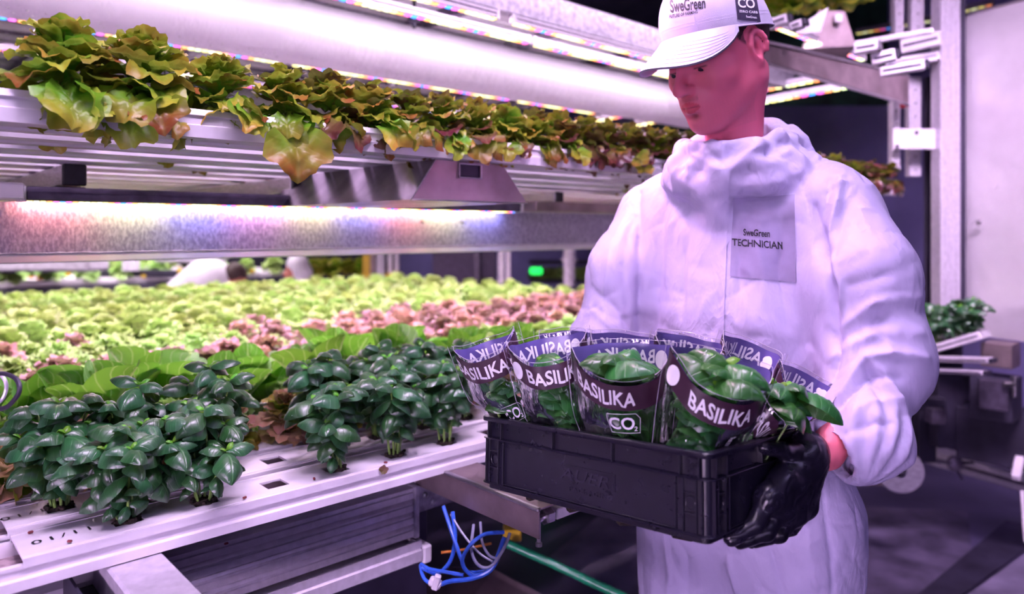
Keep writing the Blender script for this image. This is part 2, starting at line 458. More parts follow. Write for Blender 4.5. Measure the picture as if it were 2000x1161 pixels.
# ================================================================== GROWING CHANNELS
ZT = .95
HOLE = .040
def channel(name, z, t0, wdt, s0, s1, holes, label, cat, group=None, h=.042, scov=None, parts=True):
    th = thing(name, label, cat, R(s0, t0, z-h), 0, group)
    sc = s0 if scov is None else scov
    # trough: U section
    w_, m = wdt, MB()
    g = .0025
    m.extr([(t0, z-.014), (t0+.002, z-.014), (t0+.002, z-.026), (t0-.004, z-.028), (t0-.004, z-h), (t0+w_+.004, z-h), (t0+w_+.004, z-.028), (t0+w_-.002, z-.026), (t0+w_-.002, z-.014), (t0+w_, z-.014),
            (t0+w_, z-.009), (t0+w_-.010, z-.009), (t0+w_-.010, z-.030), (t0+.010, z-.030), (t0+.010, z-.009), (t0, z-.009)], s0, s1)
    m.build('trough', M['white_plastic'], th)
    if parts:
        m = MB()
        m.box((s0, t0+.010, z-.0295), (s1, t0+w_-.010, z-.0285), rack=True); m.build('trough_floor', M['plastic_in'], th)
    m = MB(); y0, y1 = t0-.002, t0+w_+.002; yc = (y0+y1)/2; hh = HOLE/2
    cuts = [sc]
    for x in holes: cuts += [x-hh, x+hh]
    cuts.append(s1)
    for i in range(0, len(cuts)-1):
        a_, b_ = cuts[i], cuts[i+1]
        if i % 2 == 0: m.box((a_, y0, z-.004), (b_, y1, z), rack=True)
        else: m.box((a_, y0, z-.004), (b_, yc-hh, z), rack=True); m.box((a_, yc+hh, z-.004), (b_, y1, z), rack=True)
    m.box((sc, y0, z-.013), (s1, y0+.0018, z-.0035), rack=True); m.box((sc, y1-.0018, z-.013), (s1, y1, z-.0035), rack=True)
    # raised seam along the top edge
    m.box((sc, y0+.008, z), (s1, y0+.0095, z+.0009), rack=True); m.box((sc, y1-.0095, z), (s1, y1-.008, z+.0009), rack=True)
    m.build('cover', M['white_plastic'], th)
    return th
SEND = 3.12
basil_front = [.14, .258, .50, .63, .757]; hole_front = basil_front[:2]+[.38]+basil_front[2:]+[.88, 1.0, 1.12]
basil_back = [.075, .195, .315, .555, .675, .795, .915]; hole_back = [.075, .195, .315, .4365, .555, .675, .795, .915, 1.04]
TP = .13; TW = .106
CH = {}
labels = {0: 'front white growing channel with cress-pot holes and handwritten date, nearest the aisle',
          1: 'second white growing channel from the aisle, pots of basil staggered behind the first',
          2: 'third white growing channel from the aisle, under red oak-leaf lettuce'}
for i in range(28):
    hs = hole_front if i == 0 else hole_back if i == 1 else []
    CH[i] = channel('growing_channel', ZT, i*TP, TW, -.6 if i < 3 else -.5, SEND, [x for x in hs],
                    labels.get(i, 'white growing channel under lettuce, %s channel counted from the aisle' % ORD[i]), 'channel',
                    None if i in labels else 'white growing channels under the lettuce rows', scov=[-.003, -.003, .0][i] if i < 3 else None, parts=i < 3)
# handwriting on the covers
def text_mesh(s, size=1, font=None, bold=0, shear=0, ext=0, res=3, space=1.0):
    c = bpy.data.curves.new('t', 'FONT'); c.body = s; c.size = size; c.align_x = 'CENTER'; c.align_y = 'CENTER'
    c.shear = shear; c.extrude = ext; c.resolution_u = res; c.space_character = space; c.offset = size*bold
    o = bpy.data.objects.new('t', c); COL.objects.link(o)
    bpy.context.view_layer.update()
    me = bpy.data.meshes.new_from_object(o.evaluated_get(bpy.context.evaluated_depsgraph_get()))
    bpy.data.objects.remove(o); bpy.data.curves.remove(c)
    return me
def text_arrays(s, size=1, sub=None, bold=0, **k):
    me = text_mesh(s, size, bold=bold, **k)
    import bmesh
    bm = bmesh.new(); bm.from_mesh(me); bmesh.ops.remove_doubles(bm, verts=bm.verts, dist=1e-6)
    if sub:
        for _ in range(5):
            es = [e for e in bm.edges if e.calc_length() > sub]
            if not es: break
            bmesh.ops.subdivide_edges(bm, edges=es, cuts=1)
            bmesh.ops.triangulate(bm, faces=bm.faces)
    V = np.array([v.co[:] for v in bm.verts]); bm.verts.index_update()
    Fc = [[v.index for v in f.verts] for f in bm.faces]; bm.free(); bpy.data.meshes.remove(me)
    return V, Fc
M['ink'] = simple('black_ink', (.015, .012, .02), .6)
for (s, t, z, par, sc) in ((.055, .050, ZT+.0012, 0, .026), (.035, .182, ZT+.0012, 1, .026)):
    V, Fc = text_arrays('01/11', sc, space=1.25)
    V[:, 0] *= 1.15; V[:, 1] *= .8
    c, s_ = math.cos(.06), math.sin(.06)
    P = np.stack([s+V[:, 0]*c-V[:, 1]*s_, t+V[:, 0]*s_+V[:, 1]*c, np.full(len(V), z)], 1)
    m = MB(); m.add(rot_rack(P), Fc); m.build('handwritten_date', M['ink'], CH[par])
# ================================================================== LOWER TABLE FRAME
fr = thing('aluminium_beam', 'wide grooved aluminium beam running under the front growing channels', 'beam', R(-.3, .1, .75))
m = MB(); zt = .858; zb = .757; t0 = .085
prof = [(t0, zt)]
z = zt
for k in range(4):
    z0 = zt-k*.0265
    prof += [(t0, z0-.004), (t0+.004, z0-.005), (t0+.004, z0-.009), (t0, z0-.010), (t0-.001, z0-.022), (t0+.006, z0-.0235)]
prof += [(t0, zb), (t0+.05, zb), (t0+.05, zt)]
m.extr(prof, -1.2, .705); m.build('grooved_profile', M['alu'], fr)
m = MB(); m.box((.700, t0-.006, zb-.004), (.712, t0+.055, zt+.004), .002, rack=True)
for zz in (.845, .815, .785, .768): m.lathe([(0, 0), (.007, 0), (.007, .004), (.003, .006)], R(.712, t0+.02, zz), axis=(A[0], A[1], 0), n=10)
m.build('end_plate', M['galv'], fr)
m = MB(); m.box((-1.2, t0-.035, .715), (.700, t0+.03, .742), .003, rack=True); m.build('lower_rail', M['alu'], fr)
m = MB(); m.box((.700, t0-.037, .708), (.722, t0+.032, .746), .004, rack=True); m.build('rail_end_block', M['white_plastic'], fr)
m = MB(); m.box((-1.2, t0-.03, .742), (.70, t0-.027, .757), 0, rack=True); m.build('lower_flange', M['alu'], fr)
g = MB(); g.box((-1.2, .135, .80), (3.1, .14, .906), rack=True); g.build('backing_sheet', M['galv'], fr)
g = MB(); g.box((-1.2, .15, .45), (.78, .16, .80), rack=True)
tag(g.build('dark_apron', M['dark_metal']), 'dark sheet apron below the aluminium beam under the lower table', 'panel')
# support arm at lower left
sa = thing('support_arm', 'pale square aluminium arm jutting out at lower left under the channels', 'arm', R(.14, -.3, .85))
m = MB(); m.box((.100, -.62, .828), (.178, .082, .906), .004, rack=True); m.build('square_tube', M['alu'], sa)
m = MB(); m.box((.060, -.62, .842), (.0995, .08, .853), 0, rack=True); m.box((.060, -.62, .842), (.064, .08, .888), 0, rack=True); m.build('angle_flange', M['dark_metal'], sa)
# bracket arm in front of the crate
ba = thing('bracket_arm', 'folded brown steel arm reaching out from the table under the crate', 'arm', R(.72, -.27, .86))
m = MB()
m.box((.715, -.275, .858), (.7175, .130, .910), 0, rack=True)
m.box((.715, -.275, .908), (.80, .130, .911), 0, rack=True)
m.build('folded_sheet', M['rust'], ba)
m = MB(); m.box((.712, -.275, .9055), (.722, .05, .9125), .002, rack=True); m.build('top_edge', M['steel'], ba)
m = MB(); m.lathe([(0, 0), (.006, 0), (.006, .006), (.0035, .008), (.0035, .05), (0, .05)], R(.722, -.268, .842), n=14); m.build('bolt', M['steel'], ba)
m = MB(); m.cyl(R(.724, -.258, .885), R(.760, -.258, .885), .007, n=12); m.lathe([(0, 0), (.0125, 0), (.015, .003), (.015, .018), (.0125, .021), (0, .021)], R(.742, -.258, .885), axis=(A[0], A[1], 0), n=6); m.build('hex_nut', M['steel'], ba)
m = MB(); m.box((.775, -.262, .872), (1.5, -.24, .892), .002, rack=True); m.build('long_bar', M['white_plastic'], ba)
# bolted plates beside the beam end
pl = thing('bolted_plate', 'grey bolted plate between beam end and folded brown arm', 'plate', R(.8, .1, .80))
m = MB(); m.box((.713, .10, .795), (.90, .108, .905), .002, rack=True); m.build('plate', M['galv'], pl)
for s, z in ((.74, .83), (.76, .81), (.79, .87), (.80, .835), (.83, .86), (.85, .84), (.87, .875)):
    m = MB(); m.lathe([(0, 0), (.0065, 0), (.0065, .003), (.003, .005), (.003, .009), (0, .009)], R(s, .10, z), axis=(-B[0], -B[1], 0), n=8); m.build('bolt', M['dark_metal'] if s > .77 else M['steel'], pl)
# hoses
M['blue_hose'] = simple('blue_hose', (.045, .16, .80), .3, nscale=40, namp=.1, coat=.3)
M['grey_hose'] = simple('clear_grey_hose', (.42, .42, .60), .3, nscale=40, namp=.1)
M['orange'] = simple('orange_cable', (.75, .25, .04), .4)
M['green_tube'] = simple('green_tube', (.01, .30, .13), .3, coat=.4)
M['yellow'] = simple('yellow_plastic', (.85, .55, .04), .4)
def spline(pts, n=10):
    P = np.array(pts, float); P = np.concatenate([[2*P[0]-P[1]], P, [2*P[-1]-P[-2]]]); out = []
    for i in range(1, len(P)-2):
        for k in range(n):
            t = k/n; p0, p1, p2, p3 = P[i-1:i+3]
            out.append(.5*((2*p1)+(-p0+p2)*t+(2*p0-5*p1+4*p2-p3)*t*t+(-p0+3*p1-3*p2+p3)*t**3))
    out.append(P[-2]); return np.array(out)
hoses = [('blue', 'blue hose dropping from the beam end plate into the loop', [(866, 990, 1.44), (884, 1045, 1.40), (900, 1090, 1.38), (915, 1118, 1.38), (960, 1108, 1.37), (985, 1050, 1.38)], .0040),
         ('blue', 'blue hose arching high below the brown arm', [(984, 1040, 1.39), (945, 1045, 1.37), (915, 1070, 1.36), (903, 1100, 1.36), (922, 1124, 1.36), (955, 1120, 1.36)], .0038),
         ('blue', 'blue hose crossing lowest, ending at the tied joint', [(988, 1052, 1.40), (962, 1110, 1.36), (925, 1130, 1.35), (880, 1136, 1.36), (862, 1142, 1.37)], .0042),
         ('blue', 'blue hose bowing left from beam end to the rail block', [(884, 1000, 1.42), (889, 1050, 1.40), (880, 1095, 1.39), (855, 1120, 1.39), (824, 1110, 1.40)], .0040),
         ('blue', 'blue hose looping back to the lower rail', [(905, 1124, 1.36), (870, 1118, 1.37), (838, 1112, 1.39), (822, 1104, 1.41), (828, 1130, 1.39), (845, 1143, 1.38)], .0036),
         ('grey', 'thin clear hose in a wide inner loop', [(925, 1025, 1.40), (921, 1075, 1.37), (935, 1105, 1.36), (960, 1106, 1.36), (985, 1070, 1.37), (996, 1042, 1.39)], .0030),
         ('grey', 'thin clear hose falling steeply behind the blue ones', [(880, 1005, 1.42), (905, 1045, 1.39), (935, 1080, 1.37), (962, 1098, 1.36)], .0022),
         ('grey', 'clear hose beside the plate bolts', [(938, 1020, 1.40), (942, 1060, 1.38), (955, 1085, 1.37), (970, 1092, 1.37)], .0026)]
for c, lab, pts, r in hoses:
    m = MB(); m.tube(spline([W(*p) for p in pts]), r, n=8)
    tag(m.build('hose', M[c+'_hose'], smooth=True), lab, 'hose')
m = MB(); m.tube(spline([W(862, 1080, 1.46), W(900, 1075, 1.46), W(960, 1062, 1.47)]), .0028); tag(m.build('cable', M['orange'], smooth=True), 'thin orange cable behind the blue hoses', 'cable')
m = MB(); m.box((-.012, -.008, -.008), (.012, .008, .008), .003, M=Matrix.Translation(W(850, 1139, 1.37))@Matrix.Rotation(.5, 4, 'Y'))
m.box((-.006, -.006, -.014), (.006, .006, .014), .002, M=Matrix.Translation(W(852, 1138, 1.365))@Matrix.Rotation(.3, 4, 'Y'))
tag(m.build('hose_joint', M['white_plastic']), 'small white plastic joint where the lowest hoses meet', 'joint')
m = MB(); m.tube([W(985, 1060, 1.9), W(1080, 1102, 1.86), W(1160, 1140, 1.82), W(1260, 1185, 1.78)], .011, n=14); tag(m.build('pipe', M['green_tube'], smooth=True), 'green pipe slanting down below the crate', 'pipe')
m = MB(); m.box((0, 0, -.02), (.05, .05, .012), .004, M=Matrix.Translation(W(982, 1046, 1.95))); tag(m.build('cable_clip', M['yellow']), 'small yellow clip by the green pipe', 'clip')
m = MB()
P = [W(960, 1110, 2.3), W(1320, 1300, 2.1), W(1350, 1380, 2.4), W(700, 1400, 2.6), W(720, 1110, 2.6)]
P = np.array(P); Q = P.copy(); Q[:, 2] -= .02; n5 = len(P)
m.add(np.concatenate([P, Q]), [list(range(n5)), list(range(n5, 2*n5))[::-1]]+[(i, (i+1) % n5, n5+(i+1) % n5, n5+i) for i in range(n5)])
tag(m.build('floor_cover', M['rust']), 'dark brown sheet cover low under the hoses', 'cover')
# thin black cable loop at the left edge
lp = MB(); lp.tube(spline([W(-25, 800, 1.05), W(10, 797, 1.03), W(33, 775, 1.02), (W(38, 755, 1.02)), W(28, 738, 1.03), W(0, 730, 1.05), W(-25, 745, 1.06)]), .0032, n=8)
tag(lp.build('cable', M['dark_metal'], smooth=True), 'dark cable loop poking in at the left edge', 'cable')
lp = MB(); lp.tube(spline([W(-25, 790, 1.08), W(0, 785, 1.06), W(12, 762, 1.06), W(8, 740, 1.06), W(-12, 726, 1.07), W(-30, 735, 1.07)]), .0026, n=8)
tag(lp.build('cable', M['alu'], smooth=True), 'thin pale wire inside the dark cable loop at left', 'cable')

# ================================================================== UPPER LEVEL
ZU = 1.592
for i in range(18):
    t0 = i*.19 if i else 0
    lab = 'front white gutter of the upper level, lettuce spilling over its lip' if i == 0 else 'white gutter seen from below, just behind the front upper gutter' if i == 1 else 'white gutter seen from below on the upper level, deeper rows'
    th = thing('gutter', lab if i < 2 else 'white upper-level gutter seen from below, %s behind the front one' % ORD[i-1], 'gutter', R(-.6, t0, ZU-.045), 0, None if i < 2 else 'upper gutters seen from below')
    m = MB(); z = ZU; w_ = .125
    m.extr([(t0, z), (t0-.003, z-.010), (t0, z-.012), (t0+.001, z-.024), (t0-.002, z-.026), (t0, z-.045), (t0+.03, z-.045), (t0+.034, z-.041), (t0+w_-.034, z-.041), (t0+w_-.03, z-.045), (t0+w_, z-.045), (t0+w_, z),
            (t0+w_-.004, z), (t0+w_-.006, z-.03), (t0+.006, z-.03), (t0+.004, z)], -.6, 3.17)
    m.build('trough', M['white_plastic'], th)
# black square cross tubes (ends with black caps)
for (px, py, lab) in ((145, 342, 'leftmost square tube with a black end cap under the upper gutters'), (583, 362, 'middle square tube with a black end cap under the upper gutters'), (1092, 385, 'right square tube with a black end cap beside the white sleeve')):
    D = (1.515-CZ)*F0/(HZ-py) if False else {145: 1.60, 583: 1.95, 1092: 2.62}[px]
    x, y, z = W(px, py, D); d = np.array([x-RO[0], y-RO[1]]); s, t = d@A, d@B
    h = {145: .0225, 583: .0205, 1092: .018}[px]
    th = thing('square_tube', lab, 'tube', (x, y, z))
    m = MB(); m.box((s-h, t+.004, z-h), (s+h, 3.4, z+h), .002, rack=True); m.build('tube', M['steel'], th)
    m = MB(); m.box((s-h-.001, t-.006, z-h-.001), (s+h+.001, t+.004, z+h+.001), .003, rack=True); m.build('end_cap', M['black'], th)
    m = MB(); m.box((s-h*1.5, t+.05, z-h-.014), (s+h*1.5, t+.09, z-h-.001), .002, rack=True); m.build('clamp', M['dark_metal'], th)
# galvanised beam across the view
M['galv_wet'] = None
m_, t_, b_, out_ = nt('wet_galvanised')
tc = N(t_, 'ShaderNodeTexCoord'); mp = N(t_, 'ShaderNodeMapping'); mp.inputs['Scale'].default_value = (1, 1, .45); L(t_, tc.outputs['Object'], mp.inputs[0])
n1 = N(t_, 'ShaderNodeTexNoise', Scale=170.0, Detail=5.0, Roughness=.7); L(t_, mp.outputs[0], n1.inputs['Vector'])
n2 = N(t_, 'ShaderNodeTexNoise', Scale=9.0, Detail=3.0); L(t_, tc.outputs['Object'], n2.inputs['Vector'])
vo = N(t_, 'ShaderNodeTexVoronoi', Scale=90.0); L(t_, mp.outputs[0], vo.inputs['Vector'])
r1 = N(t_, 'ShaderNodeMapRange'); L(t_, n1.outputs[0], r1.inputs[0]); r1.inputs[1].default_value = .42; r1.inputs[2].default_value = .62
L(t_, mixc(t_, r1.outputs[0], (.34, .30, .42), (.66, .62, .72)), b_.inputs['Base Color'])
b_.inputs['Metallic'].default_value = .55
L(t_, math_(t_, 'MULTIPLY_ADD', n2.outputs[0], .35, .22), b_.inputs['Roughness'])
bp = N(t_, 'ShaderNodeBump', Strength=.55, Distance=.002); L(t_, math_(t_, 'MULTIPLY_ADD', n1.outputs[0], 1.0, math_(t_, 'MULTIPLY', vo.outputs[0], -.5)), bp.inputs['Height']); L(t_, bp.outputs[0], b_.inputs['Normal'])
M['galv_wet'] = m_
bm_ = thing('galvanised_beam', 'broad wet galvanised beam crossing the view above the lower crop', 'beam', R(-.6, .7, 1.345))
m = MB(); m.extr([(.70, 1.350), (.70, 1.462), (.725, 1.462), (.725, 1.459), (.703, 1.459), (.703, 1.353), (.725, 1.353), (.725, 1.350)], -.6, 3.14); m.build('web', M['galv_wet'], bm_)
m = MB(); m.box((-.6, .702, 1.327), (3.14, .74, 1.349), .003, rack=True); m.build('white_rail', M['white_plastic'], bm_)
for s in (1.16, 1.32):
    m = MB(); m.lathe([(0, 0), (.007, 0), (.006, .003), (0, .004)], R(s, .70, 1.428), axis=(-B[0], -B[1], 0), n=10); m.build('rivet', M['steel'], bm_)
m = MB(); m.box((1.56, .60, 1.465), (3.1, .69, 1.50), .003, rack=True); tag(m.build('cover_strip', M['rust']), 'brown metal strip above the right end of the galvanised beam', 'strip')

# ------------------------------------------------------------------ LED bars
mled, tl, bl, ol = nt('led_diodes')
at = N(tl, 'ShaderNodeAttribute', _attribute_name='Col')
em = N(tl, 'ShaderNodeEmission', Strength=3.6); L(tl, at.outputs['Color'], em.inputs[0]); L(tl, em.outputs[0], ol.inputs[0])
M['led'] = mled
PAT = [(1.0, .80, .42), (1.0, .85, .5), (1.0, .45, .12), (1.0, .18, .40), (.10, .25, 1.0), (.9, .25, .8), (1.0, .6, .25), (1.0, .9, .55), (.75, 1.0, .5), (1.0, .35, .2)]
PAT = [(1, .85, .30), (1, 1, .55), (1, .80, .25), (1, .30, .10), (1, .12, .50), (.06, .28, 1.0), (.9, .12, .7), (1, .35, .12), (1, .9, .4), (.8, 1, .5)]
def led_bar(label, s0, s1, t, z, group=None, w=.020, h=.028, along='a', pitch=.0145, size=.0045, light=0, hmat='alu', gname=None, dsz=None):
    """a bar along the rack (or across it), diodes on the underside"""
    th = thing('led_bar', label, 'grow light', R((s0+s1)/2, t, z) if along == 'a' else R(t, (s0+s1)/2, z), 0, group)
    m = MB()
    def bx(a0, a1, b0, b1, z0, z1, ch=0, c=None):
        if along == 'a': m.box((a0, b0, z0), (a1, b1, z1), ch, rack=True, c=c)
        else: m.box((b0, a0, z0), (b1, a1, z1), ch, rack=True, c=c)
    bx(s0, s1, t-w/2, t+w/2, z, z+h, .003); bx(s0, s1, t-w/2-.004, t+w/2+.004, z+h*.62, z+h*.72); m.build('housing', M[hmat], th)
    m = MB(); bx(s0-.012, s0, t-w/2-.001, t+w/2+.001, z-.002, z+h+.001, .002); m.build('end_cap', M['white_plastic'], th)
    m = MB(); bx(s1, s1+.012, t-w/2-.001, t+w/2+.001, z-.002, z+h+.001, .002); m.build('end_cap', M['white_plastic'], th)
    m = MB(); k = 0; s = s0+.01; d = dsz or size
    while s < s1-.01:
        bx(s-d, s+d, t-d, t+d, z-.003, z, 0, c=PAT[(k//1) % len(PAT)]); s += pitch; k += 1
    o = m.build('diodes', M['led'], th); o['kind'] = 'stuff'
    return th
# bar seen edge-on above the galvanised beam
lb = led_bar('long dark grow-light bar seen edge-on, lighting the galvanised beam', .095, 1.50, .635, 1.462, w=.05, h=.030, hmat='dark_alu', pitch=.012, size=.004)
m = MB(); m.box((-.35, .585, 1.463), (.088, .66, 1.497), .003, rack=True); tag(m.build('connector_box', M['white_plastic']), 'pale connector box at the left end of the dark light bar', 'box')
for i, t in enumerate((1.1, 1.5, 1.9, 2.3, 2.7, 3.1, 3.5)):
    led_bar('grow-light bar above the lower crop, %s behind the galvanised beam' % ORD[int((t-1.09)/.4)], .2, 2.9, t, 1.462, 'grow lights above the lower crop', pitch=.03)
# bars of the upper level: (s0, s1, t)
ZL = 2.07
ups = [(.02, 1.34, .56, 'foremost grow-light strip crossing the top of the picture'), (.75, 1.62, .71, 'very bright grow-light strip just above the white duct'),
       (-.3, .72, .71, 'bright grow-light strip in the top left corner above the duct'),
       (1.66, 2.9, .71, 'bright grow-light strip passing behind the white cap'),
       (-.1, 1.02, 1.30, 'grow-light strip right under the white duct, left half'), (1.06, 2.25, 1.30, 'grow-light strip right under the white duct, right half'),
       (-.2, 1.12, 1.60, 'second grow-light strip below the duct, left half'), (1.16, 2.35, 1.60, 'second grow-light strip below the duct, right half'),
       (-.1, 1.0, 2.10, 'short lowest grow-light strip at the far left'), (1.1, 2.7, 2.15, 'lowest faint grow-light strip behind the lettuce')]
for s0, s1, t, lab in ups: led_bar(lab, s0, s1, t, ZL, pitch=.025, size=.0085)
for i, (s0, s1, t) in enumerate(((1.42, 2.9, .56), (2.3, 3.0, 1.30), (2.4, 3.0, 1.60))):
    led_bar(['grow-light strip end to the right of the white cap', 'grow-light strip end behind the technician, nearer one', 'grow-light strip end behind the technician, farther one'][i], s0, s1, t, ZL, pitch=.025, size=.0085)
# strips of the neighbouring rack (run across)
for i, (px0, py0, px1, py1, D0, D1) in enumerate(((1163, 237, 1600, 157, 4.2, 3.5), (1240, 246, 1652, 172, 4.0, 3.4), (1672, 66, 1848, 36, 4.6, 4.2), (1676, 84, 1838, 56, 4.4, 4.0), (1880, 23, 1942, 8, 4.2, 4.1))):
    p0, p1 = np.array(W(px0, py0, D0)), np.array(W(px1, py1, D1)); z = (p0[2]+p1[2])/2
    th = thing('led_bar', ['grow-light strip running across behind the face, upper of two', 'grow-light strip running across behind the collar, lower of two', 'far coloured strip left of the tall post, upper', 'far coloured strip left of the tall post, lower', 'far coloured strip above the steel panel'][i], 'grow light', tuple((p0+p1)/2))
    m = MB(); d = p1-p0; d /= np.linalg.norm(d); q = np.cross(d, (0, 0, 1)); M4 = Matrix(((d[0], q[0], 0, p0[0]), (d[1], q[1], 0, p0[1]), (d[2], q[2], 1, p0[2]), (0, 0, 0, 1)))
    ln = np.linalg.norm(p1-p0)
    m.box((0, -.012, .0), (ln, .012, .03), .003, M=M4); m.build('housing', M['alu' if i < 2 else 'dark_alu'], th)
    m = MB(); x = .02; k = 0
    while x < ln: m.box((x-.013, -.011, -.004), (x+.013, .011, 0), 0, M=M4, c=np.array(PAT[k % 10])*(1 if i < 2 else .25)); x += .036; k += 1
    o = m.build('diodes', M['led'], th); o['kind'] = 'stuff'
# ------------------------------------------------------------------ white air duct
m_, t_, b_, out_ = nt('duct_fabric')
b_.inputs['Base Color'].default_value = (.84, .78, .88, 1); b_.inputs['Roughness'].default_value = .42
tc = N(t_, 'ShaderNodeTexCoord'); nz = N(t_, 'ShaderNodeTexNoise', Scale=9.0, Detail=3.0); mp = N(t_, 'ShaderNodeMapping'); mp.inputs['Scale'].default_value = (3.2, 3.2, .7); L(t_, tc.outputs['Object'], mp.inputs[0]); L(t_, mp.outputs[0], nz.inputs['Vector'])
bp = N(t_, 'ShaderNodeBump', Strength=.5, Distance=.01); L(t_, nz.outputs[0], bp.inputs['Height']); L(t_, bp.outputs[0], b_.inputs['Normal'])
M['duct'] = m_
du = thing('air_duct', 'thick white fabric air duct slanting across the upper left', 'duct', R(1.2, 1.0, 2.05))
n = 48; ss = np.linspace(-.7, 3.3, 90); V = []
for s in ss:
    r = .101*(1+.012*math.sin(9*s)+.010*math.sin(23*s+1)); a = np.arange(n)*2*PI/n
    V.append(rot_rack(np.stack([np.full(n, s), 1.0+r*np.cos(a)*1.02, 2.033+r*np.sin(a)], 1)))
link('duct_skin', mkmesh('duct_skin', np.concatenate(V), grid_faces(90, n, True)), M['duct'], du)
M['hole'] = simple('duct_hole', (.95, .9, .98), .4)
m = MB()
for row, ang in enumerate((-118, -108)):
    for k in range(34):
        s = -.05+k*.040+row*.012; a = math.radians(ang)
        c = R(s, 1.0+.1045*math.cos(a), 2.033+.1025*math.sin(a)); nx = np.array([B[0]*math.cos(a), B[1]*math.cos(a), math.sin(a)])
        m.lathe([(0, 0), (.0042, 0), (.003, .0012), (0, .0012)], c, axis=nx, n=8)
o = m.build('air_holes', M['hole'], du); o['kind'] = 'stuff'
# ------------------------------------------------------------------ frame of the level above
gr = 'steel cross pieces above the grow lights'
for i, s in enumerate((-.05, .42, .9, 1.38, 1.86, 2.34, 2.8)):
    m = MB(); m.box((s-.02, .593, 2.140), (s+.02, 3.4, 2.176), .003, rack=True)
    tag(m.build('cross_bar', M['dark_alu' if i % 2 else 'galv']), 'steel cross bar above the grow-light strips, %s from the left' % ORD[i], 'bar', gr)
for i in range(15):
    t0 = .60+i*.19
    if .85 < t0 < 1.1: pass
    m = MB(); z = 2.215; m.extr([(t0, z), (t0, z-.035), (t0+.03, z-.035), (t0+.034, z-.03), (t0+.08, z-.03), (t0+.084, z-.035), (t0+.115, z-.035), (t0+.115, z)], -.7, 3.05)
    tag(m.build('gutter', M['white_plastic' if i % 3 else 'galv']), 'pale top-level gutter above the light strips, %s counted from the aisle' % ORD[i], 'gutter', 'top-level gutters seen from below')
m = MB(); m.extr([(.55, 2.10), (.55, 2.19), (.59, 2.19), (.59, 2.185), (.556, 2.185), (.556, 2.105), (.59, 2.105), (.59, 2.10)], -.7, 3.3)
tag(m.build('edge_beam', M['galv']), 'silver edge beam along the front of the top level', 'beam')
random.seed(11)
for i in range(16):
    s = random.uniform(.1, 2.6); t = random.choice((.62, .85, 1.2, 1.45, 1.75, 1.95))
    m = MB(); m.box((s, t-.015, ZL+.03), (s+.03, t+.015, ZL+.075), .003, rack=True); m.cyl(R(s+.015, t, ZL+.01), R(s+.015, t, ZL+.11), .006, n=8)
    tag(m.build('clip', M['steel' if i % 2 else 'dark_metal']), 'small metal hanger clip above a light strip, %s of sixteen' % ORD[i], 'clip', 'hanger clips of the light strips')
# ------------------------------------------------------------------ folded stainless arm under the front gutter
sh = thing('folded_cover', 'polished stainless folded arm cover under the front upper gutter', 'cover', R(.8, .02, 1.46))
z0, z1 = 1.462, 1.546
m = MB()
P = rot_rack([(.715, .03, z1), (.90, .03, z1), (.975, .03, z0), (.655, .03, z0), (.715, .68, z1), (.90, .68, z1), (.975, .68, z0), (.655, .68, z0)])
m.add(P, [(3, 0, 4, 7), (1, 2, 6, 5), (2, 3, 7, 6), (0, 1, 5, 4)])
m.build('folded_sheet', M['shiny'], sh)
m = MB(); hx0, hx1, hz0, hz1 = .775, .835, 1.512, 1.541
for q in ([(.715, z1), (.90, z1), (hx1, hz1), (hx0, hz1)], [(.90, z1), (.975, z0), (hx1, hz0), (hx1, hz1)], [(.975, z0), (.655, z0), (hx0, hz0), (hx1, hz0)], [(.655, z0), (.715, z1), (hx0, hz1), (hx0, hz0)]):
    m.add(rot_rack([(a, .029, b) for a, b in q]), [(0, 1, 2, 3)])
m.build('front_plate', M['rust'], sh)
m = MB(); m.tube(rot_rack([(.715, .028, z1), (.655, .028, z0), (.975, .028, z0)]), .0018, n=6); m.build('front_edge', M['steel'], sh)
m = MB()
for a_, b_ in (((hx0, hz0), (hx1, hz0)), ((hx1, hz0), (hx1, hz1)), ((hx1, hz1), (hx0, hz1)), ((hx0, hz1), (hx0, hz0))):
    m.tube(rot_rack([(a_[0], .024, a_[1]), (b_[0], .024, b_[1])]), .0018, n=6)
m.build('slot_frame', M['steel'], sh)
m = MB(); m.box((hx0, .032, hz0), (hx1, .3, hz1), 0, rack=True); m.build('slot_tube', M['dark_metal'], sh)

# ================================================================== RACK END, right side
def wbox(name, mat, px0, py0, px1, py1, D, depth, lab=None, cat=None, parent=None, ch=.003, kind=None, sh=0):
    p0 = np.array(W(px0, py1, D)); p1 = np.array(W(px1, py0, D))
    c = (p0+p1)/2; hx = (p1[0]-p0[0])/2; hz = (p1[2]-p0[2])/2
    M4 = Matrix.Translation(c)@Matrix.Rotation(RANG-PI/2+sh, 4, 'Z') if sh is not None else Matrix.Translation(c)
    m = MB(); m.box((-hx, 0 if sh is None else -depth/2, -hz), (hx, depth if sh is None else depth/2, hz), ch, M=Matrix.Translation(c))
    o = m.build(name, mat, parent)
    if lab: tag(o, lab, cat)
    return o
post = thing('post', 'tall ribbed aluminium post left of the steel panel', 'post', W(1855, 1100, 3.15))
D = 3.15; x0 = W(1838, 0, D)[0]; x1 = W(1877, 0, D)[0]
m = MB(); m.box((x0, D, .93), (x1, D+.08, 3.2), .004); m.build('profile', M['alu'], post)
for k in range(3):
    xx = x0+(x1-x0)*(.2+.3*k); m = MB(); m.box((xx-.004, D-.006, .93), (xx+.004, D, 3.2), .002); m.build('rib', M['alu'], post)
m = MB(); m.box((x0-.01, D+.002, .46), (x1+.01, D+.078, .928), .002); m.build('dark_foot', M['dark_metal'], post)
m = MB(); m.box((x1, D+.01, .93), (x1+.028, D+.09, 3.2), .002); m.build('dark_side', M['dark_metal'], post)
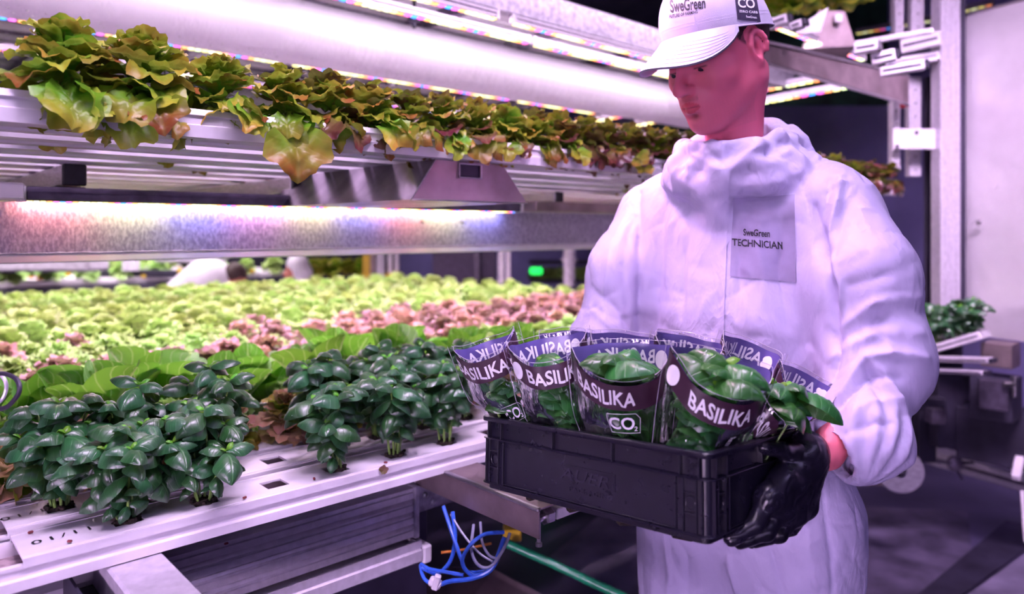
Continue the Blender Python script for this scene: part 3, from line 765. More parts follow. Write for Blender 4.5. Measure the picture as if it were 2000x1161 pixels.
def upright(px0, px1, y0, y1, D, lab, mat='alu', dp=.04):
    th = thing('upright', lab, 'upright', W((px0+px1)/2, y1, D))
    p0 = W(px0, y1, D); p1 = W(px1, y0, D)
    m = MB(); m.box((p0[0], D, p0[2]), (p1[0], D+dp, p1[2]), .003); m.build('profile', M[mat], th)
    xc = (p0[0]+p1[0])/2; m = MB(); z = p0[2]+.03
    while z < p1[2]-.02: m.lathe([(0, 0), (.004, 0), (.004, .002), (0, .002)], (xc, D, z), axis=(0, -1, 0), n=6); z += .06
    m.build('slot_holes', M['dark_metal'], th)['kind'] = 'stuff'
upright(1743, 1759, 198, 335, 3.25, 'thin upright of the rack end below the beam tip')
upright(1776, 1800, 150, 345, 3.3, 'perforated upright behind the horizontal tubes, rack end')
upright(1748, 1766, -20, 66, 3.3, 'upper thin upright left of the tall post')
upright(1780, 1806, -20, 66, 3.3, 'upper thick upright left of the tall post')
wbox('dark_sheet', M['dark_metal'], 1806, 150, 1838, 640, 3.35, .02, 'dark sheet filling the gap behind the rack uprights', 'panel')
bt = thing('bolted_bracket', 'pink-grey bolted crossplate joining uprights to the tall post', 'bracket', W(1800, 272, 3.2))
wbox('plate', M['white_plastic'], 1744, 252, 1850, 292, 3.2, .012, parent=bt)
for px, py in ((1752, 286), (1790, 259), (1840, 258), (1841, 284)):
    m = MB(); m.lathe([(0, 0), (.008, 0), (.008, .004), (0, .005)], W(px, py, 3.19), axis=(0, -1, 0), n=8); m.build('bolt', M['dark_metal'], bt)
# horizontal stubs (tubes and rails) at the top of the rack end
def bar_px(name, p0, p1, hh, mat, lab, cat='bar', cap=None, group=None, w=.03):
    a, b = np.array(W(*p0)), np.array(W(*p1)); d = b-a; ln = np.linalg.norm(d); d /= ln; q = np.cross((0, 0, 1), d); q /= np.linalg.norm(q); u = np.cross(d, q)
    M4 = Matrix(((d[0], q[0], u[0], a[0]), (d[1], q[1], u[1], a[1]), (d[2], q[2], u[2], a[2]), (0, 0, 0, 1)))
    th = thing(name, lab, cat, tuple((a+b)/2), 0, group)
    m = MB(); m.box((0, -w/2, -hh), (ln, w/2, hh), .004, M=M4); m.build('bar', M[mat], th)
    m = MB(); m.box((.01, -w/2-.003, -hh*.2), (ln-.01, -w/2, hh*.2), .001, M=M4); m.build('groove', M['dark_alu'], th)
    if cap: m = MB(); m.box((ln, -w/2-.001, -hh*.8), (ln+.012, w/2+.001, hh*.8), .003, M=M4); m.build('end_cap', M[cap], th)
    return th
bar_px('rail', (1560, 105, 3.0), (1822, 60, 2.85), .010, 'alu', 'thin silver rail highest of the stubs by the tall post', 'rail')
bar_px('rail', (1668, 97, 2.5), (1715, 89, 2.46), .018, 'white_plastic', 'short pale stub rail left of the other rail ends', 'rail', 'steel')
bar_px('rail', (1702, 118, 2.5), (1750, 106, 2.46), .020, 'white_plastic', 'pale stub rail with dark plug below the silver rail', 'rail', 'dark_metal')
bar_px('rail', (1718, 141, 2.5), (1806, 126, 2.44), .018, 'white_plastic', 'lowest pale stub rail ending in a bolt', 'rail', 'dark_metal')
bar_px('rail', (1500, 50, 2.4), (1540, 36, 2.36), .016, 'white_plastic', 'short pale rail end right of the cap, upper', 'rail', 'dark_metal')
bar_px('rail', (1545, 55, 2.35), (1570, 45, 2.32), .014, 'white_plastic', 'short pale rail end right of the cap, lower', 'rail', 'dark_metal')
bar_px('crossbeam', (1760, 92, 3.2), (1838, 74, 3.1), .030, 'white_plastic', 'thick pinkish crossbeam stub meeting the tall post', 'beam')
bar_px('crossbeam', (1730, 128, 3.25), (1835, 108, 3.15), .022, 'white_plastic', 'lower pinkish crossbeam stub meeting the tall post', 'beam')
# bent white sheet and brown beam right of the cap
m = MB(); P = [W(1548, 58, 2.5), W(1618, 14, 2.5), W(1603, 62, 2.5), W(1560, 66, 2.5)]; P = np.array(P); Q = P+np.array([0, .01, 0])
m.add(np.concatenate([P, Q]), [(0, 1, 2, 3), (7, 6, 5, 4)]+[(i, (i+1) % 4, 4+(i+1) % 4, 4+i) for i in range(4)])
tag(m.build('bent_sheet', M['white_plastic']), 'bright kite-shaped sheet end right of the white cap', 'sheet')
eb = thing('end_beam', 'brown steel beam running from behind the cap to the rack uprights', 'beam', W(1620, 130, 2.6))
for (nm, ys, mt, dt) in (('web', (0, 45), 'rust', 0), ):
    pa, pb, pc, pd = W(1440, 68, 2.2), W(1775, 148, 3.15), W(1775, 204, 3.15), W(1440, 108, 2.2)
    P = np.array([pa, pb, pc, pd]); Q = P+np.array([B[0], B[1], 0])*.006
    m = MB(); m.add(np.concatenate([P, Q]), [(0, 1, 2, 3), (7, 6, 5, 4)]+[(i, (i+1) % 4, 4+(i+1) % 4, 4+i) for i in range(4)]); m.build(nm, M[mt], eb)
m = MB(); m.tube([W(1440, 109, 2.19), W(1775, 205, 3.14)], .006, n=6); m.build('bottom_edge', M['steel'], eb)
m = MB(); m.tube([W(1440, 67, 2.19), W(1775, 147, 3.14)], .005, n=6); m.build('top_edge', M['steel'], eb)
bb = led_bar('dazzling grow-light strip right of the white cap', 1.9, 3.0, .10, 2.12, pitch=.022, size=.008)
bl_ = thing('motor_housing', 'brown sheet housing behind the bent white sheet', 'housing', W(1630, 60, 2.9))
P = np.array([W(1570, 95, 2.8), W(1600, 20, 2.8), W(1650, 22, 2.8), W(1672, 90, 2.8)]); Q = P+np.array([.05, .2, 0])
m = MB(); m.add(np.concatenate([P, Q]), [(0, 1, 2, 3), (7, 6, 5, 4)]+[(i, (i+1) % 4, 4+(i+1) % 4, 4+i) for i in range(4)]); m.build('shell', M['rust'], bl_)
m = MB(); m.box(W(1628, 46, 2.79), W(1646, 27, 2.77), .003); m.build('pale_tab', M['white_plastic'], bl_)
# red clamp
m = MB(); m.box(W(1757, 212, 3.2), W(1776, 198, 3.16), .004); tag(m.build('clamp', simple('red_clamp', (.5, .02, .05), .5)), 'small dark red clamp below the brown beam tip', 'clamp')
# stainless wall panel
sp_ = thing('steel_panel', 'large brushed steel panel filling the right edge', 'panel', W(1950, 640, 3.0))
M['panel'] = simple('panel_steel', (.78, .72, .80), .45, .55, nscale=2.2, namp=.12, bump=.05)
pa, pb = np.array(W(1886, 30, 3.17)), np.array(W(2120, -20, 2.75)); zt_ = pa[2]
P = np.array([(pa[0], pa[1], .95), (pb[0], pb[1], .95), (pb[0], pb[1], zt_), (pa[0], pa[1], zt_)]); Q = P+np.array([A[0], A[1], 0])*.02
m = MB(); m.add(np.concatenate([P, Q]), [(0, 1, 2, 3), (7, 6, 5, 4)]+[(i, (i+1) % 4, 4+(i+1) % 4, 4+i) for i in range(4)]); m.build('sheet', M['panel'], sp_)
m = MB(); m.tube([tuple(pa+np.array([0, 0, .0])), (pb[0], pb[1], zt_)], .006, n=6); m.build('top_edge', M['steel'], sp_)
m = MB(); m.lathe([(0, 0), (.014, 0), (.012, .006), (.005, .012), (0, .012)], W(1911, 434, 3.08), axis=(-A[0], -A[1], 0), n=14); m.build('button', M['steel'], sp_)
# ================================================================== MACHINE AT THE RIGHT EDGE
def boxat(name, mat, c, hx, hy, hz, ang=0, ch=.003, parent=None):
    m = MB(); m.box((-hx, -hy, -hz), (hx, hy, hz), ch, M=Matrix.Translation(c)@Matrix.Rotation(ang, 4, 'Z')); return m.build(name, mat, parent)
tr_ = bar_px('planter_tray', (1790, 692, 3.15), (1925, 652, 2.95), .018, 'white_plastic', 'short pale planter tray under the basil at the right edge', 'tray', w=.12)
bar_px('aluminium_rail', (1780, 700, 3.05), (1936, 704, 2.80), .011, 'alu', 'upper bright aluminium rail below the right-hand basil', 'rail', 'dark_metal', w=.05)
bar_px('aluminium_rail', (1780, 722, 3.05), (1925, 728, 2.82), .009, 'alu', 'lower bright aluminium rail below the right-hand basil', 'rail', 'dark_metal', w=.05)
mc = thing('motor_box', 'brown-grey machine box beneath the steel panel', 'machine', W(1950, 720, 2.9))
boxat('upper_box', M['rust'], W(1954, 692, 2.98), .055, .06, .048, RANG-PI/2, parent=mc)
boxat('lower_box', M['dark_metal'], W(1945, 775, 2.98), .075, .07, .085, RANG-PI/2, parent=mc)
boxat('face_plate', M['dark_alu'], W(1940, 772, 2.90), .050, .004, .06, RANG-PI/2, parent=mc)
boxat('housing', M['dark_metal'], W(1960, 850, 3.1), .15, .10, .11, RANG-PI/2, parent=mc)
m = MB(); m.cyl(W(1960, 752, 2.85), W(1982, 750, 2.85), .010, n=14); m.cyl(W(1982, 742, 2.85), W(1982, 776, 2.85), .009, n=14); m.lathe([(0, 0), (.014, 0), (.014, .012), (0, .012)], W(1982, 742, 2.85), n=14)
tag(m.build('valve', M['steel'], smooth=True), 'small chrome valve at the right edge below the steel panel', 'valve')
lg = thing('machine_frame', 'dark machine frame standing behind the left sleeve cuff', 'frame', W(1800, 900, 3.1))
for (a, b, c, d, mt, D) in ((1795, 735, 1830, 905, 'dark_metal', 3.25), (1828, 745, 1862, 868, 'galv', 3.2), (1700, 800, 1790, 940, 'dark_metal', 3.35), (1820, 800, 1850, 830, 'dark_alu', 3.05), (1760, 780, 1850, 800, 'dark_metal', 3.1), (1862, 735, 1910, 870, 'dark_metal', 3.4), (1690, 925, 1800, 950, 'rust', 3.25)):
    p0, p1 = W(a, d, D), W(c, b, D); m = MB(); m.box((p0[0], D, p0[2]), (p1[0], D+.06, p1[2]), .004); m.build('frame_member', M[mt], lg)
wh = thing('reel_disc', 'round grey disc with dark hub behind the cuff, low at right', 'disc', W(1758, 920, 3.0))
m = MB(); m.lathe([(.026, -.004), (.089, -.003), (.0905, 0), (.089, .003), (.026, .004)], W(1758, 920, 3.0), axis=(-.25, -1, .05), n=48); m.build('disc', simple('disc_metal', (.40, .36, .46), .5, .5, nscale=40, stretch=(1, 1, 4)), wh, smooth=True)
m = MB(); m.lathe([(.0001, -.012), (.022, -.010), (.026, 0), (.022, .012), (.010, .016), (.0001, .016)], W(1758, 920, 3.0), axis=(-.25, -1, .05), n=24); m.build('hub', M['dark_metal'], wh, smooth=True)
m = MB(); m.lathe([(.0001, .016), (.008, .016), (.007, .022), (.0001, .022)], W(1758, 920, 3.0), axis=(-.25, -1, .05), n=12); m.build('axle', M['steel'], wh)
bar_px('floor_track', (1790, 880, 3.6), (2080, 962, 3.0), .035, 'alu', 'pale floor track running to the right edge', 'track', w=.10)
bar_px('floor_track', (1690, 870, 3.9), (2080, 900, 3.4), .012, 'dark_metal', 'dark narrow rail above the pale floor track', 'rail', w=.05)
kb = thing('star_knob', 'dark star knob on the pale floor track', 'knob', W(1862, 905, 3.2))
m = MB(); m.lathe([(0, 0), (.030, .004), (.034, .018), (.028, .032), (0, .036)], W(1862, 905, 3.2), axis=(-.2, -1, .2), n=20); m.build('cap', M['dark_alu'], kb, smooth=True)
for a in (2.6, .45, -1.2):
    m = MB(); c = np.array(W(1862, 905, 3.18)); m.cyl(c, c+np.array([math.cos(a)*.09, -.01, math.sin(a)*.055-.02]), .008, .006, n=8); m.build('lever', M['dark_metal'], kb)
bar_px('foot', (1992, 895, 2.7), (1984, 935, 2.6), .012, 'white_plastic', 'short white foot at the right edge above the floor', 'foot')
m = MB(); m.cyl(W(1996, 960, 2.55), W(2003, 1060, 2.4), .006, n=10); tag(m.build('thin_leg', M['white_plastic'], smooth=True), 'thin white leg at the very right edge', 'leg')
m = MB(); P = rot_rack([(3.0, -1.9, .0), (3.25, -1.9, .0), (3.25, -.9, .0), (3.0, -.9, .0)])
# floor channel and plates
def fpoly(name, px, z0, z1, mat, lab, cat):
    P = []
    for x, y in px: D = CZ*F0/(y-HZ); P.append((W(x, y, D)[0], D, z1))
    P = np.array(P); Q = P.copy(); Q[:, 2] = z0; n = len(P); m = MB()
    m.add(np.concatenate([P, Q]), [list(range(n)), list(range(n, 2*n))[::-1]]+[(i, (i+1) % n, n+(i+1) % n, n+i) for i in range(n)])
    return tag(m.build(name, mat), lab, cat)
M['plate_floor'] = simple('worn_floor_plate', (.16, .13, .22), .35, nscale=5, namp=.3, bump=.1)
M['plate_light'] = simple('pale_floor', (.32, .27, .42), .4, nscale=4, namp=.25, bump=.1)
fpoly('floor_grate', [(1750, 1200), (1830, 1200), (2060, 1035), (1965, 1020)], .0, .006, M['dark_metal'], 'dark perforated floor grate running diagonally at lower right', 'grate')
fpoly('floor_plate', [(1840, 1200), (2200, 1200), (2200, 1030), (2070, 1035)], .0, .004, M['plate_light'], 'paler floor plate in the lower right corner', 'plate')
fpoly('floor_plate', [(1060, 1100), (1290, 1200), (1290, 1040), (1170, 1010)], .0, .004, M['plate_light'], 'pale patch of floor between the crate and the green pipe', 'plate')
fpoly('floor_plate', [(1560, 985), (1560, 1200), (1740, 1200), (1900, 1090), (1890, 1000)], .0, .003, M['plate_floor'], 'worn violet floor plate right of the technician', 'plate')

# ================================================================== SECOND RACK AND FAR ITEMS
sr = thing('far_table', 'second planted table far behind the first crop', 'table', R(1, 6.6, .5))
for i in range(8):
    t0 = 5.40+i*.36; rbox('channel', M['white_plastic'], -1.8, 3.0, t0, t0+.12, .97, 1.01, .003, sr)
rbox('frame', M['dark_metal'], -1.8, 3.0, 5.35, 8.1, .90, .965, .004, sr)
for s in (-1.5, .2, 1.6, 2.9): rbox('leg', M['alu'], s-.03, s+.03, 5.5, 5.56, 0, .9, .003, sr)
def fbox(name, mat, px0, py0, px1, py1, D, lab, cat, dp=.08, ch=.004, group=None):
    p0, p1 = W(px0, py1, D), W(px1, py0, D); m = MB(); m.box((p0[0], D, p0[2]), (p1[0], D+dp, p1[2]), ch); return tag(m.build(name, M[mat] if isinstance(mat, str) else mat), lab, cat, group)
M['far_white'] = simple('far_white', (.80, .72, .86), .5)
fbox('far_gutter', 'far_white', -140, 498, 172, 532, 5.4, 'broad white gutter edge in the gap under the beam at left', 'gutter', .3, .02)
fbox('far_gutter', 'far_white', 300, 494, 420, 514, 6.2, 'pale gutter edge in the gap above the bending worker', 'gutter', .3, .02)
fbox('far_box', 'far_white', 238, 505, 264, 530, 6.0, 'small white box in the gap under the beam', 'box')
fbox('far_rail', 'dark_metal', 180, 528, 345, 542, 6.1, 'dark rail between far plants left of the bending worker', 'rail')
for px, py, h_ in ((60, 548, 16), (76, 545, 14), (170, 545, 18), (132, 536, 7), (280, 540, 6), (350, 528, 10), (480, 534, 7), (492, 530, 8)):
    fbox('clip', 'orange' if h_ > 12 else 'yellow', px-4, py-h_/2, px+4, py+h_/2, 5.9, 'small orange-yellow tag among the far plants, %s from the left' % ORD[[60, 76, 132, 170, 280, 350, 480, 492].index(px)], 'tag', .01, .001, 'orange tags among the far plants')
fbox('far_post', 'yellow', 708, 496, 722, 545, 6.4, 'orange-yellow post in the gap under the beam', 'post')
fbox('far_post', 'rust', 722, 496, 731, 545, 6.42, 'brown post right beside the orange-yellow post', 'post')
fbox('far_post', 'far_white', 735, 496, 750, 545, 6.4, 'pink-white post right of the orange-yellow one', 'post')
fbox('far_post', 'far_white', 757, 496, 766, 545, 6.3, 'thin white double post, left one', 'post'); fbox('far_post', 'far_white', 770, 496, 778, 545, 6.3, 'thin white double post, right one', 'post')
fbox('yellow_block', 'yellow', 753, 534, 782, 545, 6.2, 'small yellow block at the foot of the thin double post', 'block')
M['cab'] = simple('violet_cabinet', (.11, .07, .17), .5)
fbox('far_cabinet', M['cab'], 845, 490, 968, 560, 6.6, 'dark violet cabinet in the gap under the beam', 'cabinet', .4)
fbox('far_post', 'dark_alu', 926, 490, 936, 560, 6.5, 'thin grey post in front of the dark violet cabinet', 'post')
fbox('far_post', 'far_white', 973, 490, 985, 555, 5.6, 'pink post right of the dark cabinet, left one', 'post'); fbox('far_post', 'far_white', 988, 490, 997, 555, 5.6, 'pink post right of the dark cabinet, right one', 'post')
m = MB(); m.cyl(W(1112, 560, 5.6), W(1112, 486, 5.6), .045, .045, n=16); m.lathe([(0, 0), (.06, 0), (.06, .03), (0, .03)], W(1112, 512, 5.6), n=16); tag(m.build('far_pipe', M['far_white'], smooth=True), 'white pipe standing left of the sleeve in the gap', 'pipe')
M['green_lamp'] = emis('green_lamp', (.02, .9, .12), 1.6)
m = MB(); m.lathe([(0, 0), (.05, .0), (.06, .03), (.05, .06), (0, .06)], W(1047, 536, 6.6), n=16); tag(m.build('signal_lamp', M['green_lamp'], smooth=True), 'small glowing green lamp in the dark gap near the sleeve', 'lamp')
gs = thing('far_shelf', 'dark far shelf with yellow-green growth left of the sleeve', 'shelf', W(1120, 550, 7.5))
for y in (512, 548):
    p0, p1 = W(1035, y+5, 7.4), W(1200, y, 7.4); m = MB(); m.box((p0[0], 7.4, p0[2]), (p1[0], 7.9, p1[2]), .004); m.build('board', M['dark_metal'], gs)
# dark green panels behind the cap and collar
M['green_wall'] = simple('dark_green_panel', (.01, .06, .035), .6, nscale=5, namp=.3)
fbox('green_panel', M['green_wall'], 1480, -60, 1735, 205, 5.4, 'dark green panel high behind the cap', 'panel', .05)
fbox('green_panel', M['green_wall'], 1265, 240, 1420, 300, 5.6, 'dark green panel behind the collar, left of it', 'panel', .05)
# people far away
def worker(name, label, pts, mat_s):
    th = thing('person', label, 'person', pts['hip'][:2]+(0,)); 
    v = Vol(np.min([p for p in pts.values()], 0)-.25, np.max([p for p in pts.values()], 0)+.25, .016); v.lo[2] = -.02; v.n[2] = int((max(p[2] for p in pts.values())+.3)/.016); v.F = np.full(v.n, 1.0, np.float32)
    v.cap(pts['hip'], pts['chest'], .20, .215, .06); v.cap(pts['chest'], pts['neck'], .19, .08, .05)
    for s in ('l', 'r'):
        v.cap(pts['hip'], pts['knee'+s], .13, .09, .05); v.cap(pts['knee'+s], pts['foot'+s], .09, .06, .03)
        v.cap(pts['chest'], pts['elb'+s], .12, .07, .05); v.cap(pts['elb'+s], pts['hand'+s], .07, .05, .03)
    Vv, Qq = v.mesh(); Vv = smooth_mesh(Vv, Qq, 2); Vv[:, 2] = np.maximum(Vv[:, 2], .005)
    link('coverall', mkmesh('coverall', Vv, Qq), M[mat_s], th)
    return th
M['far_suit'] = simple('far_coverall', (.82, .76, .87), .6, nscale=6, namp=.05)
M['far_skin'] = simple('far_skin', (.55, .18, .14), .5); M['far_hair'] = simple('far_hair', (.05, .02, .02), .6)
def far_head(th, c, r_, fwd, capm=None):
    v = Vol(np.array(c)-.2, np.array(c)+.2, .008); c = np.array(c); f = np.array(fwd)/np.linalg.norm(fwd)
    v.ell(c, (.078, .085, .105), .01); v.ell(c+f*.03-np.array([0, 0, .05]), (.06, .06, .06), .03); v.ell(c+f*.095+np.array([0, 0, -.02]), (.016, .014, .022), .012)
    side = np.cross(f, (0, 0, 1)); 
    for sg in (-1, 1): v.ell(c+side*.08*sg, (.012, .018, .03), .008); v.ell(c+f*.085+side*.03*sg, (.014, .014, .010), .008, mode='s')
    v.cap(c-np.array([0, 0, .08]), c-np.array([0, 0, .17])-f*.03, .055, .06, .03)
    Vv, Qq = v.mesh(); link('head', mkmesh('head', smooth_mesh(Vv, Qq, 1), Qq), M['far_skin'], th)
    v = Vol(np.array(c)-.2, np.array(c)+.2, .008); v.ell(c+np.array([0, 0, .03])-f*.015, (.092, .098, .10), .01)
    if capm == 'hood': v.ell(c-np.array([0, 0, .05])-f*.04, (.10, .10, .09), .04)
    else: v.cap(c+f*.09+np.array([0, 0, .035]), c+f*.14+np.array([0, 0, .02]), .02, .02, .02)
    v.ell(c+f*.11-np.array([0, 0, .03]), (.09, .09, .075), .01, mode='s')
    Vv, Qq = v.mesh(); link('hood' if capm == 'hood' else 'hair', mkmesh('hood', smooth_mesh(Vv, Qq, 1), Qq), M['far_suit' if capm == 'hood' else 'far_hair'], th)
c1 = W(400, 575, 5.9)
w1 = worker('person', 'worker in white coverall bending low over the far plants, back arched', dict(hip=W(362, 590, 5.9), chest=W(408, 557, 5.85), neck=W(440, 548, 5.85), kneel=(W(362, 700, 5.8)[0], 5.8, .48), kneer=(W(380, 700, 6.0)[0], 6.0, .48), footl=(W(355, 0, 5.9)[0], 5.8, .07), footr=(W(372, 0, 6)[0], 6.05, .07), elbl=W(440, 600, 5.7), elbr=W(445, 600, 6.0), handl=W(480, 615, 5.6), handr=W(480, 615, 6.0)), 'far_suit')
far_head(w1, W(462, 545, 5.85), .1, (.9, -.2, -.3))
w2 = worker('person', 'second far worker with white hood, only head and shoulder above the crop', dict(hip=W(590, 640, 6.3), chest=W(585, 585, 6.25), neck=W(578, 553, 6.2), kneel=(W(580, 0, 6.2)[0], 6.1, .40), kneer=(W(600, 0, 6.3)[0], 6.35, .40), footl=(W(585, 0, 6.3)[0], 6.3, .07), footr=(W(605, 0, 6.4)[0], 6.5, .07), elbl=W(548, 590, 6.1), elbr=W(600, 600, 6.3), handl=W(520, 585, 5.95), handr=W(560, 590, 6.0)), 'far_suit')
far_head(w2, W(578, 526, 6.2), .1, (-.8, -.4, -.2), 'hood')
# ================================================================== LEAVES AND PLANTS
def leaf_arr(kind, seed=0, nu=12, nv=9):
    r = np.random.default_rng(seed)
    u = np.linspace(0, 1, nu); v = np.linspace(-1, 1, nv)
    ph = r.uniform(0, 6.28, 6)
    if kind == 'basil':
        w = .385*np.sin(PI*np.clip(u, 0, 1)**.88)**.55; w[0] = .02; w[-1] = .03
        th = np.radians(22-(78+r.uniform(-12, 22))*u**1.15)
    elif kind == 'oak':
        sm = np.clip((u-.05)/.55, 0, 1); sm = sm*sm*(3-2*sm)
        w = (.07+.36*sm)*(1+.24*np.sin(2*PI*3.4*u+ph[0]))*np.clip(1-u**7, 0, 1)**.5; w[-1] = .16
        th = np.radians(25-(95+r.uniform(-25, 35))*u**1.3)
    elif kind == 'frisee':
        sm = np.clip(u/.5, 0, 1); sm = sm*sm*(3-2*sm)
        w = (.07+.30*sm)*(1+.34*np.sin(2*PI*5.2*u+ph[0]))*np.sqrt(np.clip(1-u**6, 0, 1)); w[-1] = .06
        th = np.radians(30-(100+r.uniform(-30, 30))*u**1.4)
    elif kind == 'round':
        sm = np.clip(u/.6, 0, 1); sm = sm*sm*(3-2*sm)
        w = (.10+.42*sm)*(1+.05*np.sin(2*PI*3*u+ph[0]))*np.sqrt(np.clip(1-u**7, 0, 1)); w[-1] = .12
        th = np.radians(20-(80+r.uniform(-30, 30))*u**1.3)
    elif kind == 'cos':
        w = (.07+.24*np.sin(PI*np.clip(u*.92+.02, 0, 1)**1.25))*np.sqrt(np.clip(1-u**8, 0, 1)); w[-1] = .04
        th = np.radians(10-(38+r.uniform(-15, 30))*u**1.6)
    x = np.concatenate([[0], np.cumsum(np.cos((th[1:]+th[:-1])/2)*np.diff(u))]); z = np.concatenate([[0], np.cumsum(np.sin((th[1:]+th[:-1])/2)*np.diff(u))])
    U, Vv = np.meshgrid(u, v, indexing='ij'); Wd = w[:, None]*np.ones_like(Vv); a = np.abs(Vv); sg = np.sign(Vv)
    if kind in ('oak', 'frisee', 'round'): pass
    elif kind == 'basil':
        h = -.95*Wd*a**2.0*.72+.10*Wd*np.exp(-((a-.35)/.25)**2)+.045*Wd*np.cos(2*PI*(5.2*U-2.4*a))*np.clip(a*3, 0, 1)*(1-a**4)
        y = Vv*Wd*(1-.14*a**2)
    elif kind == 'cos':
        h = .55*Wd*a**1.7+.05*Wd*np.sin(14*U+6*a*sg+ph[1])*a; y = Vv*Wd*(1-.12*a)
        h -= .25*Wd*np.exp(-(a/.12)**2)
    if kind in ('oak', 'frisee', 'round'):
        nr, nf = {12: (7, 34), 14: (8, 36), 11: (6, 30), 10: (6, 28), 8: (4, 18)}.get(nu, (5, 20))
        lob, la, wd = {'oak': (5, .13, .42), 'frisee': (8, .20, .34), 'round': (4, .08, .46)}[kind]
        fi = np.linspace(0, 2*PI, nf+1)[:-1]; rho = np.linspace(0, 1, nr)
        lo_ = 1+la*np.sin(lob*fi+ph[0])+.4*la*np.sin((2*lob+1)*fi+ph[1]); lo_ = np.where(np.cos(fi) < -.6, 1+(lo_-1)*.3, lo_)
        xo = .52+.48*np.cos(fi)*lo_; sm = np.clip((xo+.02)/.5, 0, 1); sm = sm*sm*(3-2*sm); yo = wd*np.sin(fi)*lo_*(.22+.78*sm)
        X = .56+rho[:, None]*(xo-.56)[None]; Y = rho[:, None]*yo[None]
        am, fr = {'oak': (.055, 5), 'frisee': (.085, 8), 'round': (.05, 5)}[kind]
        Hh = am*rho[:, None]**2.2*np.sin(fr*fi+ph[2])[None]+.4*am*rho[:, None]**3*np.sin((2*fr+3)*fi+ph[3])[None]+.10*(1-rho[:, None]**2)*-1*.4+.35*Y**2-.02*np.exp(-(Y/.03)**2)+.02*np.sin(22*X+3*np.abs(Y)*10+ph[4])
        th0, th1 = np.radians(28), np.radians({'oak': 95, 'frisee': 100, 'round': 85}[kind]+r.uniform(-30, 30))
        uu = np.linspace(-.1, 1.2, 40); tt = th0-th1*np.clip(uu, 0, 1.2)**1.3; cx = np.concatenate([[0], np.cumsum(np.cos((tt[1:]+tt[:-1])/2)*np.diff(uu))])-.1*math.cos(th0); cz_ = np.concatenate([[0], np.cumsum(np.sin((tt[1:]+tt[:-1])/2)*np.diff(uu))])-.1*math.sin(th0)
        px_, pz_, pt_ = np.interp(X, uu, cx), np.interp(X, uu, cz_), np.interp(X, uu, tt)
        P = np.stack([px_-Hh*np.sin(pt_), Y, pz_+Hh*np.cos(pt_)], -1).reshape(-1, 3)
        uv = np.stack([np.clip(X, 0, 1), .5+Y/wd/2.2], -1).reshape(-1, 2)
        return P, uv, grid_faces(nr, nf, True)
    if kind not in ('basil', 'cos'):
        amp = {'oak': .10, 'frisee': .15, 'round': .09}[kind]; fr = {'oak': 11, 'frisee': 24, 'round': 10}[kind]
        h = amp*a**1.6*np.sin(fr*U+ph[1]+1.2*sg)+.06*Wd*np.sin(17*U+9*a+ph[2])+.25*Wd*a**2*(.7-U)+.03*np.sin(9*Vv+ph[3])*U
        y = Vv*Wd*(1+.06*np.sin(fr*.8*U+ph[4]+sg))
    TX = x[:, None]-h*np.sin(th)[:, None]; TZ = z[:, None]+h*np.cos(th)[:, None]
    if kind in ('oak', 'frisee', 'round'): TX = TX+.07*np.sin(fr*.9*Vv+ph[5])*U**3
    P = np.stack([TX, y, TZ], -1).reshape(-1, 3)
    uv = np.stack([U, (Vv+1)/2], -1).reshape(-1, 2)
    return P, uv, grid_faces(nu, nv)
def leaf_mesh(name, kind, seed, mat, nu=12, nv=9):
    P, uv, F = leaf_arr(kind, seed, nu, nv); return mkmesh(name, P, F, uv=uv, mats=[mat])
def lmat(base, az, el, sc, roll=0):
    return Matrix.Translation(base)@Matrix.Rotation(az, 4, 'Z')@Matrix.Rotation(-el, 4, 'Y')@Matrix.Rotation(roll, 4, 'X')@Matrix.Scale(sc, 4)
M['basil'] = leafmat('basil_leaf', (.017, .120, .024), (.010, .078, .020), (.07, .24, .06), sheen=.12, rough=.36, transl=.15, veins=5.5, hue=.03, val=.5, spec=.95, vb=.55, bump=.5)
M['basil_bag'] = leafmat('basil_leaf_big', (.030, .17, .025), (.020, .115, .022), (.12, .32, .08), rough=.30, transl=.15, veins=5.5, hue=.03, val=.45, spec=.7, vb=.5, bump=.55)
M['basil_young'] = leafmat('basil_young_leaf', (.16, .45, .03), (.12, .38, .03), (.3, .6, .1), rough=.35, transl=.3, veins=5, vb=.4)
M['stem'] = simple('green_stem', (.20, .36, .07), .45, nscale=60, namp=.2)
M['oak'] = leafmat('oak_leaf', (.16, .30, .02), (.36, .13, .030), (.4, .4, .1), rough=.36, transl=.28, spec=.35, veins=5, u0=.30, u1=1.05, hue=.07, val=.75, vb=.35)
M['oak_green'] = leafmat('oak_leaf_green', (.12, .30, .015), (.42, .30, .035), (.4, .5, .1), rough=.36, transl=.28, spec=.35, veins=5, u0=.4, u1=1.15, hue=.05, val=.6, vb=.4)
M['oak_red'] = leafmat('oak_leaf_red', (.15, .14, .03), (.12, .016, .030), (.25, .15, .1), rough=.33, transl=.22, veins=5, u0=.15, u1=.85, hue=.06, val=.7, vb=.3)
M['oak_low'] = leafmat('oak_leaf_pink', (.62, .48, .26), (.62, .30, .22), (.8, .7, .5), rough=.40, transl=.25, veins=5, u0=.2, u1=1.0, hue=.07, val=.5, vb=.25)
M['lollo_red'] = leafmat('red_lettuce_leaf', (.50, .33, .20), (.46, .20, .28), (.8, .6, .6), rough=.42, transl=.22, veins=4, u0=.2, u1=.95, hue=.08, val=.6, vb=.15, bump=0)
M['frisee'] = leafmat('pale_lettuce_leaf', (.52, .70, .26), (.38, .62, .18), (.8, .9, .6), rough=.45, transl=.32, veins=4, u0=.3, u1=1, hue=.04, val=.4, vb=.25, bump=0)
